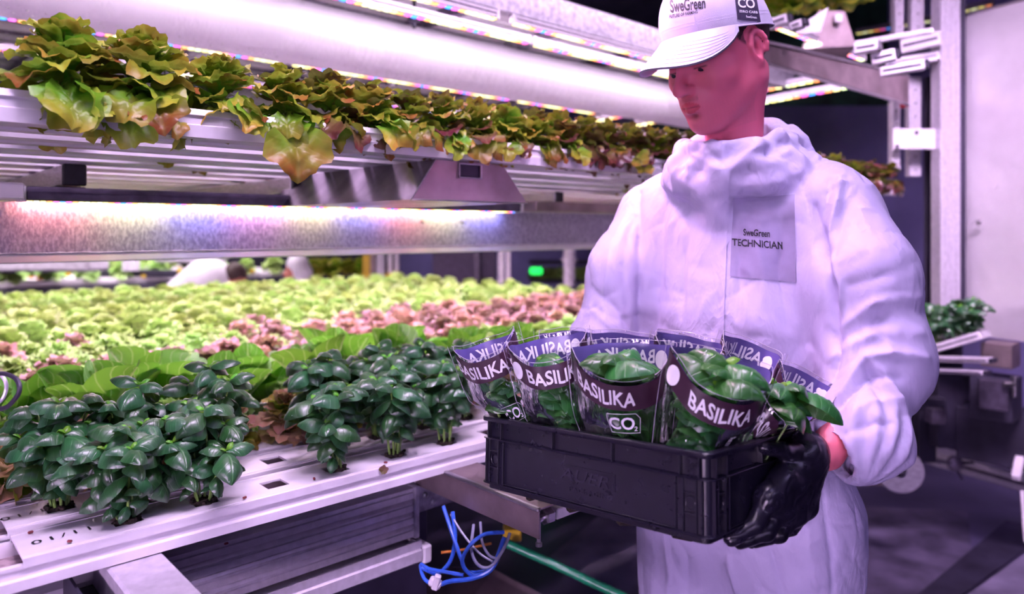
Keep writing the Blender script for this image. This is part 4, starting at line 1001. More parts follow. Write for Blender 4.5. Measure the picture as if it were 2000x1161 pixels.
M['frisee2'] = leafmat('yellow_lettuce_leaf', (.60, .74, .30), (.50, .68, .22), (.8, .88, .6), rough=.45, transl=.32, veins=4, u0=.3, u1=1, hue=.04, val=.35, vb=.2, bump=0)
M['cos'] = leafmat('cos_leaf', (.30, .58, .07), (.12, .42, .035), (.72, .9, .45), rough=.42, transl=.35, veins=7, u0=.0, u1=.6, hue=.02, val=.3, vb=.8, bump=.5)
basil_leaves = [leaf_mesh('basil_leaf', 'basil', k, M['basil'], 11, 9) for k in range(5)]
bag_leaves = [leaf_mesh('bag_leaf', 'basil', 20+k, M['basil_bag'], 15, 11) for k in range(5)]
young = [leaf_mesh('young_leaf', 'basil', 40+k, M['basil_young'], 8, 7) for k in range(2)]
def part_leaf(name, me, M4, parent):
    o = bpy.data.objects.new(name, me); COL.objects.link(o); o.parent = parent; o.matrix_local = M4; return o
def basil_plant(seed, h, spread, nst, leafset, label, group=None, plug=True, lsc=1.0, loc=(0, 0, 0), lo=.42, name='basil_plant'):
    r = random.Random(seed); th = thing(name, label, 'basil plant', loc, 0, group)
    if plug:
        m = MB(); d = .0175; m.box((-d, -d, -.02), (d, d, .0035), .004)
        for k in range(26):
            x, y = r.uniform(-d, d), r.uniform(-d, d); q = r.uniform(.0015, .004); m.box((x-q, y-q, .001), (x+q, y+q, .003+q), .001, M=None)
        m.build('soil_plug', M['soil'], th, world=False)
    for i in range(nst):
        a = 2*PI*i/nst+r.uniform(-.4, .4); rad = 0 if i == 0 else r.uniform(.55, 1)*spread
        hh = h*(1.0 if i == 0 else r.uniform(.58, .98))
        b = Vector((math.cos(a)*.011, math.sin(a)*.011, 0)); tp = Vector((math.cos(a)*rad, math.sin(a)*rad, hh)); mid = b.lerp(tp, .5)-Vector((math.cos(a), math.sin(a), 0))*rad*.16
        def pt(t): return (1-t)**2*b+2*t*(1-t)*mid+t*t*tp
        m = MB(); m.tube([pt(k/6) for k in range(7)], [.0024-.0010*k/6 for k in range(7)], n=6); m.build('stem', M['stem'], th, world=False, smooth=True)
        tw = r.uniform(0, PI)
        for q, t in enumerate((lo-.12, lo+.08, .66, .83)):
            sc = (.029, .043, .055, .062)[q]*lsc*r.uniform(.8, 1.15)
            for s in (0, 1):
                if q == 0 and r.random() < .2: continue
                part_leaf('leaf', leafset[r.randrange(len(leafset))], lmat(pt(t), tw+q*PI/2+s*PI+r.uniform(-.35, .35), r.uniform(-.75, .35), sc*r.uniform(.85, 1.15), r.uniform(-.5, .5)), th)
        for s in range(4):
            sc = (.068 if s < 2 else .050)*lsc*r.uniform(.85, 1.12)
            part_leaf('leaf', leafset[r.randrange(len(leafset))], lmat(pt(.97 if s < 2 else 1.0), tw+1.57+s*PI+(s//2)*PI/2+r.uniform(-.25, .25), r.uniform(-.35, .35) if s < 2 else r.uniform(.0, .6), sc, r.uniform(-.25, .25)), th)
        for s in range(2):
            part_leaf('young_leaf', young[s], lmat(tp+Vector((0, 0, .002)), tw+s*PI+.5, r.uniform(.5, 1.0), .017*lsc*r.uniform(.8, 1.2)), th)
    return th
# --- basil in the two front channels
bl = ['basil plant with thin bare stems and dark plug, frontmost on the left', 'low basil plant right of the frontmost one, leaf drooping to the cover',
      'basil plant left of the fallen dark leaf, first of the right group', 'basil plant above the small dark mark, middle of the right front group', 'basil plant nearest the black crate in the front channel']
for k, (s, hgt, sp, n) in enumerate(zip(basil_front, (.138, .150, .148, .165, .165), (.058, .062, .058, .058, .058), (7, 7, 7, 7, 7))):
    basil_plant(100+k, hgt, sp, n, basil_leaves, bl[k], 'basil plants in the front channels', loc=R(s, .051, ZT), lo=.35 if k == 0 else .42)
bl2 = ['bushy basil plant at far left in the second channel, spilling over the date', 'tall basil plant behind the frontmost one, second channel', 'tallest basil plant of the left group, its crown highest',
       'basil plant at the left end of the right group, second channel', 'basil plant in the back row of the right group, second from left', 'basil plant in the back row just left of the crate', 'basil plant in the second channel half behind the plastic sleeves']
for k, (s, hgt, sp) in enumerate(zip(basil_back, (.168, .180, .196, .185, .19, .185, .18), (.066, .062, .068, .066, .06, .06, .06))):
    basil_plant(200+k, hgt, sp, 8, basil_leaves, bl2[k], 'basil plants in the front channels', loc=R(s, .182, ZT), lsc=1.05)
m = MB(); m.box((-.006, -.004, 0), (.006, .004, .003), .001); 
V, uv, Fq = leaf_arr('oak', 3, 8, 7); me = mkmesh('scrap', V*.02, Fq, uv=uv, mats=[M['oak_red']])
o = link('fallen_leaf', me); o.matrix_world = Matrix.Translation(R(.565, -.0055, ZT-.012))@Matrix.Rotation(1.4, 4, 'X')@Matrix.Rotation(1.2, 4, 'Z'); tag(o, 'small dark fallen leaf stuck to the front of the first channel', 'leaf')
M['red_scrap'] = simple('dried_bit', (.20, .03, .04), .7)
for k, (s, t, z) in enumerate(((.055, .012, ZT+.002), (.31, .012, ZT+.002), (.44, .02, ZT+.002), (.585, .012, ZT+.002), (.02, .09, ZT+.001), (.12, .14, ZT+.001), (.34, .145, ZT+.001), (.30, .066, .861), (.63, .075, .744))):
    m = MB(); q = .0035; m.box((-q, -q*.5, 0), (q, q*.6, q), .001, M=Matrix.Translation(R(s, t, z))@Matrix.Rotation(k, 4, 'Z')); tag(m.build('plant_scrap', M['red_scrap']), 'tiny dried reddish plant scrap '+['by the front date', 'by the third front pot', 'in front of the square hole', 'near the fallen leaf', 'behind the front date', 'beside the second channel pot', 'on the second channel edge', 'on top of the grooved beam', 'on the lower rail'][k], 'scrap')

# --- loose-leaf lettuces with separate leaves
def leaf_set(kind, seeds, mats, nu=11, nv=9): return [leaf_mesh(kind+'_leaf', kind, s, mats[i % len(mats)], nu, nv) for i, s in enumerate(seeds)]
oak_hi = {'green': leaf_set('oak', range(4), [M['oak_green'], M['oak_green'], M['oak']], 14, 11), 'mix': leaf_set('oak', range(10, 15), [M['oak'], M['oak_green'], M['oak_red'], M['oak']], 12, 9), 'red': leaf_set('oak', range(20, 24), [M['oak_red'], M['oak'], M['oak_red']], 10, 9)}
def rosette(name, label, cat, lset, seed, loc, size, rings, group=None, ln='leaf', fixed=(), fset=None):
    r = random.Random(seed); th = thing(name, label, cat, loc, 0, group)
    m = MB(); m.lathe([(0, -.004), (.008, 0), (.006, size*.25), (0, size*.3)], (0, 0, 0), n=8); m.build('heart', M['stem'], th, world=False)
    for n, el, sc, up in rings:
        a0 = r.uniform(0, 6.28)
        for i in range(n):
            part_leaf(ln, lset[r.randrange(len(lset))], lmat((0, 0, up*size), a0+2*PI*i/n+r.uniform(-.25, .25), el+r.uniform(-.22, .22), sc*size*r.uniform(.82, 1.15), r.uniform(-.4, .4)), th)
    for az, el, sc, up, rl in fixed:
        part_leaf(ln, (fset or lset)[r.randrange(len(fset or lset))], lmat((math.cos(az)*.03, math.sin(az)*.03, up*size), az, el, sc*size, rl), th)
    return th
FR = math.atan2(-B[1], -B[0])        # azimuth that points from the rack towards the aisle
s = .05; k = 0
poss = []
while s < 3.1:
    poss.append(s); s += .115 if s < .3 else .088 if s < 1.2 else .095
for k, s in enumerate(poss):
    kind = 'green' if k < 3 else 'mix' if s < 1.1 else 'red'
    size = .082 if k < 2 else .068 if s < .6 else .063 if s < 1.4 else .066
    rings = [(8, -.5, 1.1, .25), (9, .0, 1.1, .4), (9, .4, 1.05, .6), (8, .8, .95, .8), (6, 1.15, .8, .95)] if s < 2 else [(6, -.2, 1.2, .3), (7, .4, 1.1, .6), (6, .9, 1.0, .8)]
    r = random.Random(k)
    fx = [(FR+r.uniform(-.7, .7), r.uniform(-1.1, -.3), r.uniform(.9, 1.3), .35, r.uniform(-.4, .4)) for _ in range(3)]
    if k == 3: fx += [(FR-.1, -1.2, 1.95, .35, .1)]
    ang = 'big light green lettuce head at the left end of the upper gutter' if k == 0 else 'green lettuce with bronze tips beside the leftmost big head' if k == 1 else None
    lab = ang or ['bronze-tipped oak-leaf lettuce on the upper front gutter', 'green and bronze lettuce on the upper front gutter', 'dark red lettuce on the upper front gutter'][0 if s < .75 else 1 if s < 1.4 else 2]
    if k == 3: lab = 'bronze lettuce in the upper gutter with one large green leaf hanging down'
    if not ang and k != 3: lab = lab+', %s head from the left' % ORD[k]
    rosette('oak_leaf_lettuce', lab, 'lettuce', oak_hi[kind], 300+k, R(s, .045, ZU-.012), size, rings, None if ang or k == 3 else ['upper lettuces, left part', 'upper lettuces, middle part', 'upper lettuces, right part'][0 if s < .75 else 1 if s < 1.4 else 2], fixed=fx, fset=oak_hi['green'] if k in (0, 1, 3) else None)
# second upper row (tops just visible, leaf tips hang through the gaps)
for k in range(16):
    s = -.1+.2*k; r = random.Random(900+k)
    rosette('oak_leaf_lettuce', 'rear upper lettuce, leaf hanging between gutters, %s from the left' % ORD[k], 'lettuce', oak_hi['mix'], 500+k, R(s+r.uniform(-.03, .03), .19*(1+k % 4)-.035, ZU-.008), .085, [(4, .2, 1, .1), (3, .9, .8, .2)],
            'lettuces of the rear upper rows', fixed=[(FR+r.uniform(-.4, .4), -1.35, .72, .1, 0)])
# --- lower crop, near rows
oak_low = leaf_set('oak', range(30, 34), [M['oak_low'], M['oak_low'], M['oak']], 10, 9)
for k in range(10):
    s = .02+.125*k
    rosette('oak_leaf_lettuce', 'orange-pink oak-leaf lettuce directly behind the basil rows, %s from the left' % ORD[k], 'lettuce', oak_low, 600+k, R(s, .315, ZT-.01), .10, [(9, -.1, .75, .2), (10, .35, .7, .4), (10, .75, .6, .6), (8, 1.1, .5, .72), (5, 1.4, .4, .8)], 'orange-pink lettuces behind the basil')
cosl = leaf_set('cos', range(5), [M['cos']], 14, 9)
k = 0
for t, s0 in ((.50, -.02), (.64, .10)):
    s = s0
    while s < (1.45 if t < .6 else 1.25):
        r = random.Random(700+k)
        rosette('romaine_lettuce', 'large upright green romaine, %s row behind the basil, %s from the left' % ('nearer' if t < .6 else 'farther', ORD[int(round((s-s0)/.24))]), 'lettuce', cosl, 700+k, R(s, t+r.uniform(-.02, .02), ZT-.01), .19,
                [(5, .70, 1.0, .02), (4, 1.0, 1.0, .04), (2, 1.3, .85, .06)], 'romaine lettuces, %s row' % ('nearer' if t < .6 else 'farther' if t < .7 else 'rearmost right'))
        s += .24; k += 1
# --- lower crop, far rows: one mesh per head
def head_mesh(name, kind, seed, mat, rings, nu=8, nv=7, jit=.25):
    r = np.random.default_rng(seed); Vs, Us, Fs, n = [], [], [], 0
    for cnt, el, sc, up in rings:
        a0 = r.uniform(0, 6.28)
        for i in range(cnt):
            P, uv, F = leaf_arr(kind, int(r.integers(1e6)), nu, nv)
            M4 = lmat((0, 0, up), a0+2*PI*i/cnt+r.uniform(-jit, jit), el+r.uniform(-jit, jit), sc*r.uniform(.85, 1.15), r.uniform(-.4, .4))
            Vs.append(app(M4, P)); Us.append(uv); Fs.append(F+n); n += len(P)
    return mkmesh(name, np.concatenate(Vs), np.concatenate(Fs), uv=np.concatenate(Us), mats=[mat])
RG = [(9, .1, .72, .22), (11, .45, .70, .34), (11, .8, .62, .46), (9, 1.1, .52, .56), (5, 1.4, .42, .62)]
H_fr = [head_mesh('pale_head', 'frisee', s, M['frisee'], RG) for s in (1, 2, 3)]
H_ye = [head_mesh('yellow_head', 'round', s, M['frisee2'], RG) for s in (4, 5, 6)]
H_re = [head_mesh('red_head', 'oak', s, M['lollo_red'], RG) for s in (7, 8, 9)]
def put(name, me, label, loc, sc, rz, group):
    o = bpy.data.objects.new(name, me); COL.objects.link(o); o.location = loc; o.rotation_euler = (random.uniform(-.12, .12), random.uniform(-.12, .12), rz); o.scale = (sc,)*3
    return tag(o, label, 'lettuce', group)
random.seed(5)
for k in range(3, 28):
    t = k*TP+.053; s = -.05+(.07 if k % 2 else 0)
    s += max(0, .115*t-.2); q_ = -1
    while s < SEND-.03:
        q_ += 1; pos_ = 'row %s behind the basil, %s from the left' % (ORD[k-3], ORD[q_]); zone = 'cos' if (k == 4 and s < 1.5) or (k == 5 and s < 1.25) else None
        if k == 3: kk = 'fr'
        elif k in (4, 5): kk = 'fr'
        elif k in (6, 7, 8): kk = 're' if not (k == 6 and s > 1.3) else 'fr'
        elif k == 9: kk = 'fr' if s < 1.0+.1*random.random() else 're'
        elif k in (10, 11): kk = 're' if s > .75+.25*random.random() or (k == 11 and s < .2) else 'fr'
        elif k == 12: kk = 're' if 1.3 < s else ('re' if random.random() < .12 else 'fr')
        elif k == 13: kk = 're' if random.random() < .12 else 'ye'
        else: kk = 'ye'
        loc = R(s+random.uniform(-.015, .015), t+random.uniform(-.01, .01), ZT-.008); rz = random.uniform(0, 6.28)
        if zone is None:
            if kk == 'fr': put('curly_lettuce', random.choice(H_fr), 'pale green curly lettuce, '+pos_, loc, random.uniform(.095, .115), rz, 'pale green curly lettuces of the near rows')
            elif kk == 're': put('red_lettuce', random.choice(H_re), 'pinkish red lettuce, '+pos_, loc, random.uniform(.10, .125), rz, 'red lettuces of the lower crop')
            else: put('yellow_green_lettuce', random.choice(H_ye), 'bright yellow-green lettuce, '+pos_, loc, random.uniform(.11, .135), rz, 'yellow-green lettuces of the far rows')
        s += .145 if k < 13 else .17
# far plants of the second table, basil of the right-hand machine, top-level greens
H_dk = [head_mesh('dark_head', 'round', s, M['oak_green'], RG) for s in (14, 15)]
random.seed(9)
for i in range(8):
    s = -1.6+(.1 if i % 2 else 0)
    while s < 2.9:
        loc = R(s, 5.46+.36*i, 1.0); ok = True
        me = random.choice(H_fr if i < 3 else H_ye)
        if not (abs(loc[0]/loc[1]*F0+1000-410) < 70 and i in (1, 2, 3)): put('far_lettuce', me, 'blurred lettuce on the far second table, %s row, %s from the left' % (ORD[i], ORD[int((s+1.61)/.26)]), loc, random.uniform(.13, .16), random.uniform(0, 6), 'lettuces of the far second table')
        s += .26
for k in range(9):
    x = 1045+k*16; put('far_lettuce', H_ye[k % 3], 'blurred greens on the dark far shelf, %s from the left' % ORD[k], W(x, 547, 7.6), .13, k, 'greens on the dark far shelf')
for k in range(5): put('far_lettuce', H_dk[k % 2], 'leafy greens left of the orange-yellow post, %s from the left' % ORD[k], W(612+k*23, 541, 6.6), .16, k, 'greens left of the orange-yellow post')
for k, (px, py, D) in enumerate(((1832, 655, 3.04), (1868, 650, 3.0), (1900, 643, 2.96))):
    basil_plant(400+k, .15, .055, 6, basil_leaves, ['dark basil plant by the sleeve on the right-hand planter tray', 'middle dark basil plant on the right-hand planter tray', 'outer basil plant at the end of the right-hand planter tray'][k], 'basil on the right-hand tray', plug=False, loc=W(px, py+15, D), lsc=1.0)
for k in range(8):
    put('top_greens', H_dk[k % 2], 'green leafy head on the top level right of the cap, %s from the left' % ORD[k], W(1500+k*24, 30-4*k+abs(k-4)*5, 3.2), .13, k, 'greens of the top level right of the cap')
# ================================================================== BLACK CRATE
def ortho(o, u, v):
    u = Vector(u).normalized(); v = Vector(v); v = (v-u*v.dot(u)).normalized(); w_ = u.cross(v)
    return Matrix(((u.x, v.x, w_.x, o[0]), (u.y, v.y, w_.y, o[1]), (u.z, v.z, w_.z, o[2]), (0, 0, 0, 1)))
CL, CW, CH_ = .418, .30, .115
_u = Vector((-.7264, .6866, -.055)).normalized()*CL
MC = ortho(tuple(Vector((.249, .913, 1.117-.115))+_u), (.7264, -.6866, .055), (.6866, .7264, -.08))
M['crate'] = simple('black_crate_plastic', (.010, .008, .020), .30, spec=.55, nscale=60, namp=.1)
crate = thing('crate', 'black ribbed plastic crate full of sleeved basil, held by the technician', 'crate', tuple(MC.translation))
crate.rotation_euler = MC.to_euler()
XF['crate'] = MC.copy()
def rrect(ins, z, r, n=6):
    pts = []; x0, y0, x1, y1 = ins, ins, CL-ins, CW-ins
    for cx, cy, a0 in ((x1-r, y1-r, 0), (x0+r, y1-r, PI/2), (x0+r, y0+r, PI), (x1-r, y0+r, 1.5*PI)):
        for k in range(n+1): a = a0+PI/2*k/n; pts.append((cx+r*math.cos(a), cy+r*math.sin(a), z))
    return pts
def loft(loops, capend=True):
    m = MB(); n = len(loops[0]); V = [p for l in loops for p in l]
    F = [(i*n+j, i*n+(j+1) % n, (i+1)*n+(j+1) % n, (i+1)*n+j) for i in range(len(loops)-1) for j in range(n)]
    if capend: F += [list(range(n))[::-1], [(len(loops)-1)*n+j for j in range(n)]]
    m.add(V, F); return m
loft([rrect(.010, 0, .010), rrect(.009, .001, .011), rrect(.009, .008, .011), rrect(.006, .0085, .012), rrect(.005, .0095, .013), rrect(.005, .082, .013), rrect(.0085, .083, .010), rrect(.0085, .1135, .010), rrect(.0125, .1135, .008), rrect(.013, .005, .008)]).build('shell', M['crate'], crate, world=False, smooth=True)
m = loft([rrect(.0, .108, .014), rrect(-.0005, .109, .0145), rrect(-.0005, .114, .0145), rrect(.0003, .115, .014), rrect(.0125, .115, .008), rrect(.0125, .1085, .008)], False); m.build('top_rim', M['crate'], crate, world=False, smooth=True)
m = loft([rrect(.0055, .0790, .013), rrect(.0012, .0795, .0135), rrect(.0008, .0805, .0135), rrect(.0012, .0815, .0135), rrect(.009, .082, .013)], False); m.build('middle_ledge', M['crate'], crate, world=False, smooth=True)
m = loft([rrect(.0055, .0085, .013), rrect(.0015, .009, .0135), rrect(.0010, .010, .0135), rrect(.0015, .011, .0135), rrect(.006, .0125, .013)], False); m.build('bottom_ledge', M['crate'], crate, world=False, smooth=True)
def side_M(k):   # frame of each side: x along the side, y outwards, z up
    if k == 0: return Matrix(((1, 0, 0, 0), (0, -1, 0, .005), (0, 0, 1, 0), (0, 0, 0, 1))), CL
    if k == 1: return Matrix(((0, -1, 0, .005), (1, 0, 0, 0), (0, 0, 1, 0), (0, 0, 0, 1))), CW
    if k == 2: return Matrix(((-1, 0, 0, CL), (0, 1, 0, CW-.005), (0, 0, 1, 0), (0, 0, 0, 1))), CL
    return Matrix(((0, 1, 0, CL-.005), (-1, 0, 0, CW), (0, 0, 1, 0), (0, 0, 0, 1))), CW
for k in range(4):
    Ms, ln = side_M(k)
    for x in (.014, .022, .041, .052, ln-.052, ln-.041, ln-.022, ln-.014):
        m = MB(); m.box((x-.0009, -.001, .0115), (x+.0009, .0042, .0795), .0004, M=Ms); m.build('rib', M['crate'], crate, world=False)
    xs = [.018, .046, ln/2-.055, ln/2+.055, ln-.046, ln-.018] if k % 2 == 0 else [.018, .046, ln/2, ln-.046, ln-.018]
    for x in xs:
        m = MB(); m.box((x-.001, -.004, .082), (x+.001, .0042, .109), .0004, M=Ms)
        m.build('rim_rib', M['crate'], crate, world=False)
    for x in (.0315, ln-.0315):
        m = MB()
        for z in (.036, .062): m.box((x-.0085, -.001, z-.0008), (x+.0085, .0035, z+.0008), .0003, M=Ms)
        a = np.linspace(0, 2*PI, 21)
        m.tube(app(Ms, np.stack([x+.0068*np.cos(a), np.full(21, .0015), .049+.0085*np.sin(a)], 1)), .0010, n=6, cap=False)
        m.build('socket_ring', M['crate'], crate, world=False)
    m = MB()
    m.box((.054, -.001, .0125), (ln-.054, .003, .0140), .0004, M=Ms)
    m.build('lower_edge', M['crate'], crate, world=False)
# embossed maker's mark on the long side facing the viewer
Ms, ln = side_M(0)
M['crate_mark'] = simple('crate_relief', (.028, .022, .045), .35, nscale=50)
def emboss(s, size, cx, cz, sx=1.0, shear=0, space=1.0):
    V, Fc = text_arrays(s, size, shear=shear, space=space, ext=.0011)
    P = np.stack([cx+V[:, 0]*sx, V[:, 2]+.0003, cz+V[:, 1]], 1)
    m = MB(); m.add(app(Ms, P), Fc); return m
m = emboss('AUER', .024, .213, .050, 1.45, .25, 1.05); m.build('embossed_mark', M['crate_mark'], crate, world=False)
m = emboss('PACKAGING', .0095, .225, .031, 1.15, 0, 1.35); m.build('embossed_word', M['crate_mark'], crate, world=False)
m = MB(); a, b, c, d = (.16, .064), (.268, .064), (.268, .040), (.260, .028)
for p, q in ((a, b), (b, c)): m.tube(app(Ms, [(p[0], .0004, p[1]), (q[0], .0004, q[1])]), .0006, n=5)
m.build('embossed_frame', M['crate'], crate, world=False)

# ================================================================== SLEEVED BASIL
m_, t_, b_, out_ = nt('clear_film')
fr_ = N(t_, 'ShaderNodeFresnel', IOR=1.5); tr = N(t_, 'ShaderNodeBsdfTransparent'); tr.inputs[0].default_value = (.95, .94, .97, 1)
gl = N(t_, 'ShaderNodeBsdfGlossy', Roughness=.10); mx = N(t_, 'ShaderNodeMixShader'); tc = N(t_, 'ShaderNodeTexCoord')
nz = N(t_, 'ShaderNodeTexNoise', Scale=26.0, Detail=3.0); mp = N(t_, 'ShaderNodeMapping'); mp.inputs['Scale'].default_value = (2.2, 2.2, .7); L(t_, tc.outputs['Object'], mp.inputs[0]); L(t_, mp.outputs[0], nz.inputs['Vector'])
bp = N(t_, 'ShaderNodeBump', Strength=.9, Distance=.006); L(t_, nz.outputs[0], bp.inputs['Height']); L(t_, bp.outputs[0], gl.inputs['Normal']); L(t_, bp.outputs[0], fr_.inputs['Normal'])
L(t_, math_(t_, 'MULTIPLY_ADD', fr_.outputs[0], .9, .03), mx.inputs[0]); L(t_, tr.outputs[0], mx.inputs[1]); L(t_, gl.outputs[0], mx.inputs[2]); L(t_, mx.outputs[0], out_.inputs[0])
M['film'] = m_
M['film_edge'] = simple('film_seam', (.55, .5, .62), .25, spec=.8, nscale=80)
M['band'] = simple('sleeve_print_outer', (.060, .022, .046), .30, coat=.35, nscale=20, namp=.15)
M['band_in'] = simple('sleeve_print_inner', (.13, .10, .34), .35, coat=.25, nscale=20, namp=.1)
M['print'] = simple('white_print', (.86, .84, .90), .45, nscale=20, namp=.02)
M['pot'] = simple('pot_soil', (.03, .02, .015), .9)
TXT = {}
def word(s, size, bold=.02, sub=.006, **k):
    key = (s, size)
    if key not in TXT: TXT[key] = text_arrays(s, size, sub=sub, bold=bold, **k)
    return TXT[key]
def bag(label, base, top, front, r0, r1, seed, dp=.74, H=None, word_phi=0.0, cut=.20, logo=None, strip=None, plant=True, hp=.185, lsc=1.15, nst=6, wob=.003, band=.040):
    base = Vector(base); ax = Vector(top)-base; H = ax.length if H is None else H; ax.normalize()
    y = Vector((0, 0, 0))-Vector(front); y = (y-ax*y.dot(ax)).normalized(); x = y.cross(ax)      # x: to the right when seen from the front
    Mw = Matrix(((x.x, y.x, ax.x, base.x), (x.y, y.y, ax.y, base.y), (x.z, y.z, ax.z, base.z), (0, 0, 0, 1)))
    th = thing('plastic_sleeve', label, 'sleeve', tuple(base), 0, 'basil sleeves in the crate'); th.rotation_euler = Mw.to_euler()
    r = np.random.default_rng(seed); p1, p2 = r.uniform(0, 6.28, 2)
    def hr(phi):
        return H*(1-cut*((1+np.cos(phi))/2)**1.3+.06*np.abs(np.sin(phi))**6)
    Mwc = MC.inverted()@Mw; Mcw = Mwc.inverted()
    def pt(phi, h, off=0.0):
        q = np.clip(h/H, 0, 1.1); rr = r0+(r1-r0)*q**.85+off
        rr = rr+wob*np.sin(3*phi+p1+4*q)*q+wob*.5*np.sin(7*phi+p2)*q
        sx = 1+.06*np.abs(np.sin(phi))**8
        P = np.stack([rr*np.sin(phi)*sx, -rr*dp*np.cos(phi), h*np.ones_like(phi)], -1); C_ = app(Mwc, P)
        k = 1-np.clip((C_[..., 2]-CH_+.004)/.03, 0, 1); o_ = off*0.5
        for a_, hi in ((0, CL), (1, CW)): C_[..., a_] = C_[..., a_]*(1-k)+np.clip(C_[..., a_], .0150-o_, hi-.0150+o_)*k
        C_[..., 2] = np.maximum(C_[..., 2], .007)
        return app(Mcw, C_)
    phi = np.linspace(0, 2*PI, 57)[:-1]; nh = 15
    def surf(f0, f1, off, n): 
        V = []
        for k in range(n):
            t = k/(n-1); V.append(pt(phi, f0(phi)*(1-t)+f1(phi)*t, off))
        return mkmesh('s', np.concatenate(V), grid_faces(n, 56, True))
    z0 = lambda p: np.full_like(p, .002); b0 = lambda p: hr(p)-.006-band*(1-.12*np.cos(p)); b1 = lambda p: hr(p)-.006
    link('clear_film', surf(z0, hr, 0, nh), M['film'], th, world=False)
    link('printed_band', surf(b0, b1, .0006, 5), M['band'], th, world=False)
    link('band_lining', surf(b0, b1, -.0006, 5), M['band_in'], th, world=False)
    m = MB(); m.tube(pt(np.append(phi, phi[:1]), np.append(hr(phi), hr(phi[:1]))), .00045, n=5, cap=False); m.build('rim_edge', M['film_edge'], th, world=False, smooth=True)
    for sg in (PI/2, -PI/2):
        hh = np.linspace(.01, float(hr(np.array([sg]))[0])+.004, 14); P = pt(np.full(14, sg), hh, .0); Q = pt(np.full(14, sg+.02), hh, .0085)
        link('side_seam', mkmesh('s', np.concatenate([P, Q]), np.array([(i, i+1, 15+i, 14+i) for i in range(13)])), M['film'], th, world=False)
        m = MB(); m.tube(Q, .0004, n=4); m.build('seam_edge', M['film_edge'], th, world=False)
    V, Fc = word('BASILIKA', .036, bold=.022)
    V = V.copy(); V[:, 0] *= .66; V[:, 1] *= .92
    bounce = .0016*np.sin(V[:, 0]*190+seed); 
    for nm, c0, off in (('printed_word', word_phi, .0014), ('printed_word_back', PI+word_phi*.3, .0014), ('word_seen_inside', PI+word_phi*.3, -.0014)):
        ph = c0+V[:, 0]/(r1*.92); hh = hr(ph)-.006-band*.5+V[:, 1]*.86+bounce
        m = MB(); m.add(pt(ph, hh, off), Fc); m.build(nm, M['print'], th, world=False)
    # round badge beside the word, on both sides of the band
    a = np.linspace(0, 2*PI, 25)[:-1]
    for c0 in (word_phi-1.25, PI-1.05):
        for off in (.0016, -.0016):
            ph = c0+.013*np.cos(a)/r1; hh = hr(np.full(24, c0))-.008-band*.5+.014*np.sin(a)
            m = MB(); m.add(np.concatenate([pt(ph, hh, off), pt(np.array([c0]), hr(np.array([c0]))-.008-band*.5, off)]), [(i, (i+1) % 24, 24) for i in range(24)]); m.build('round_badge', M['print'], th, world=False)
    if logo is not None:
        c0, h0 = logo; sl = .35
        q = [(-.021, -.012), (.021, -.012), (.021, .008), (.015, .014), (-.021, .014), (-.021, -.012)]
        P = []
        for (x0, y0), (x1, y1) in zip(q[:-1], q[1:]):
            for t in np.linspace(0, 1, 6): P.append((x0+(x1-x0)*t, y0+(y1-y0)*t))
        P = np.array(P); m = MB(); m.tube(pt(c0+P[:, 0]/(r0*1.3), h0+P[:, 1]*1.05, .001), .0004, n=4); m.build('logo_frame', M['print'], th, world=False)
        V2, F2 = word('CO', .024); m = MB(); m.add(pt(c0+(V2[:, 0]*.95-.003)/(r0*1.3), h0+V2[:, 1], .001), F2); m.build('logo_letters', M['print'], th, world=False)
        V2, F2 = word('2', .009); m = MB(); m.add(pt(c0+(V2[:, 0]+.0155)/(r0*1.3), h0-.007+V2[:, 1], .001), F2); m.build('logo_digit', M['print'], th, world=False)
    if strip is not None:
        s_, c0, h0 = strip; V2, F2 = word(s_, .014); m = MB(); m.add(pt(c0-V2[:, 1]/(r0*1.3), h0+V2[:, 0], .001), F2); m.build('vertical_word', M['print'], th, world=False)
    if plant:
        bp_ = basil_plant(seed*7+3, hp, r1*.50, nst, bag_leaves, 'basil plant inside the '+label.split(',')[0].replace('plastic sleeve', 'sleeve')+' '+label.split(', ')[-1], 'sleeved basil plants', plug=True, lsc=lsc, loc=tuple(base), lo=.35)
        bp_.rotation_euler = Mw.to_euler()
        for ch in bp_.children:
            if 'leaf' not in ch.name: continue
            M4 = ch.matrix_basis.copy(); LV = np.empty(len(ch.data.vertices)*3); ch.data.vertices.foreach_get('co', LV); LV = LV.reshape(-1, 3)
            for it in range(5):
                P = app(M4, LV); hh = P[:, 2]; ph = np.arctan2(P[:, 0], -P[:, 1]/dp); rho = np.hypot(P[:, 0], P[:, 1]/dp)
                lim = r0+(r1-r0)*np.clip(hh/H, 0, 1.1)**.85-.003; over = np.where(hh < hr(ph)-.004, rho-lim, -1)
                i = int(over.argmax()); sh = np.zeros(3)
                if over[i] > 0: sh[:2] -= P[i, :2]/(rho[i]+1e-6)*over[i]*np.array([1, dp])[:2]
                C_ = app(Mwc, P+sh); lowm = C_[:, 2] < CH_+.002; s2 = np.zeros(3)
                if lowm.any():
                    for a_, hi in ((0, CL), (1, CW)):
                        mn, mx2 = C_[lowm, a_].min(), C_[lowm, a_].max()
                        if mn < .016: s2[a_] += .016-mn
                        if mx2 > hi-.016: s2[a_] -= mx2-hi+.016
                    sh = sh+np.array(Mcw.to_3x3()@Vector(s2))
                if np.abs(sh).max() < 1e-4: break
                M4 = Matrix.Translation(Vector(sh))@M4
                if it in (1, 3): M4 = M4@Matrix.Scale(.86, 4)
            ch.matrix_basis = M4
        return th, bp_
    return th
def cpt(u, v, z=.006): return tuple(MC@Vector((CL-u, v, z)))
FRT = Vector((-.30, -.95, 0)).normalized()
def fdir(deg): a = math.radians(deg); return Vector((math.sin(a), -math.cos(a), 0))
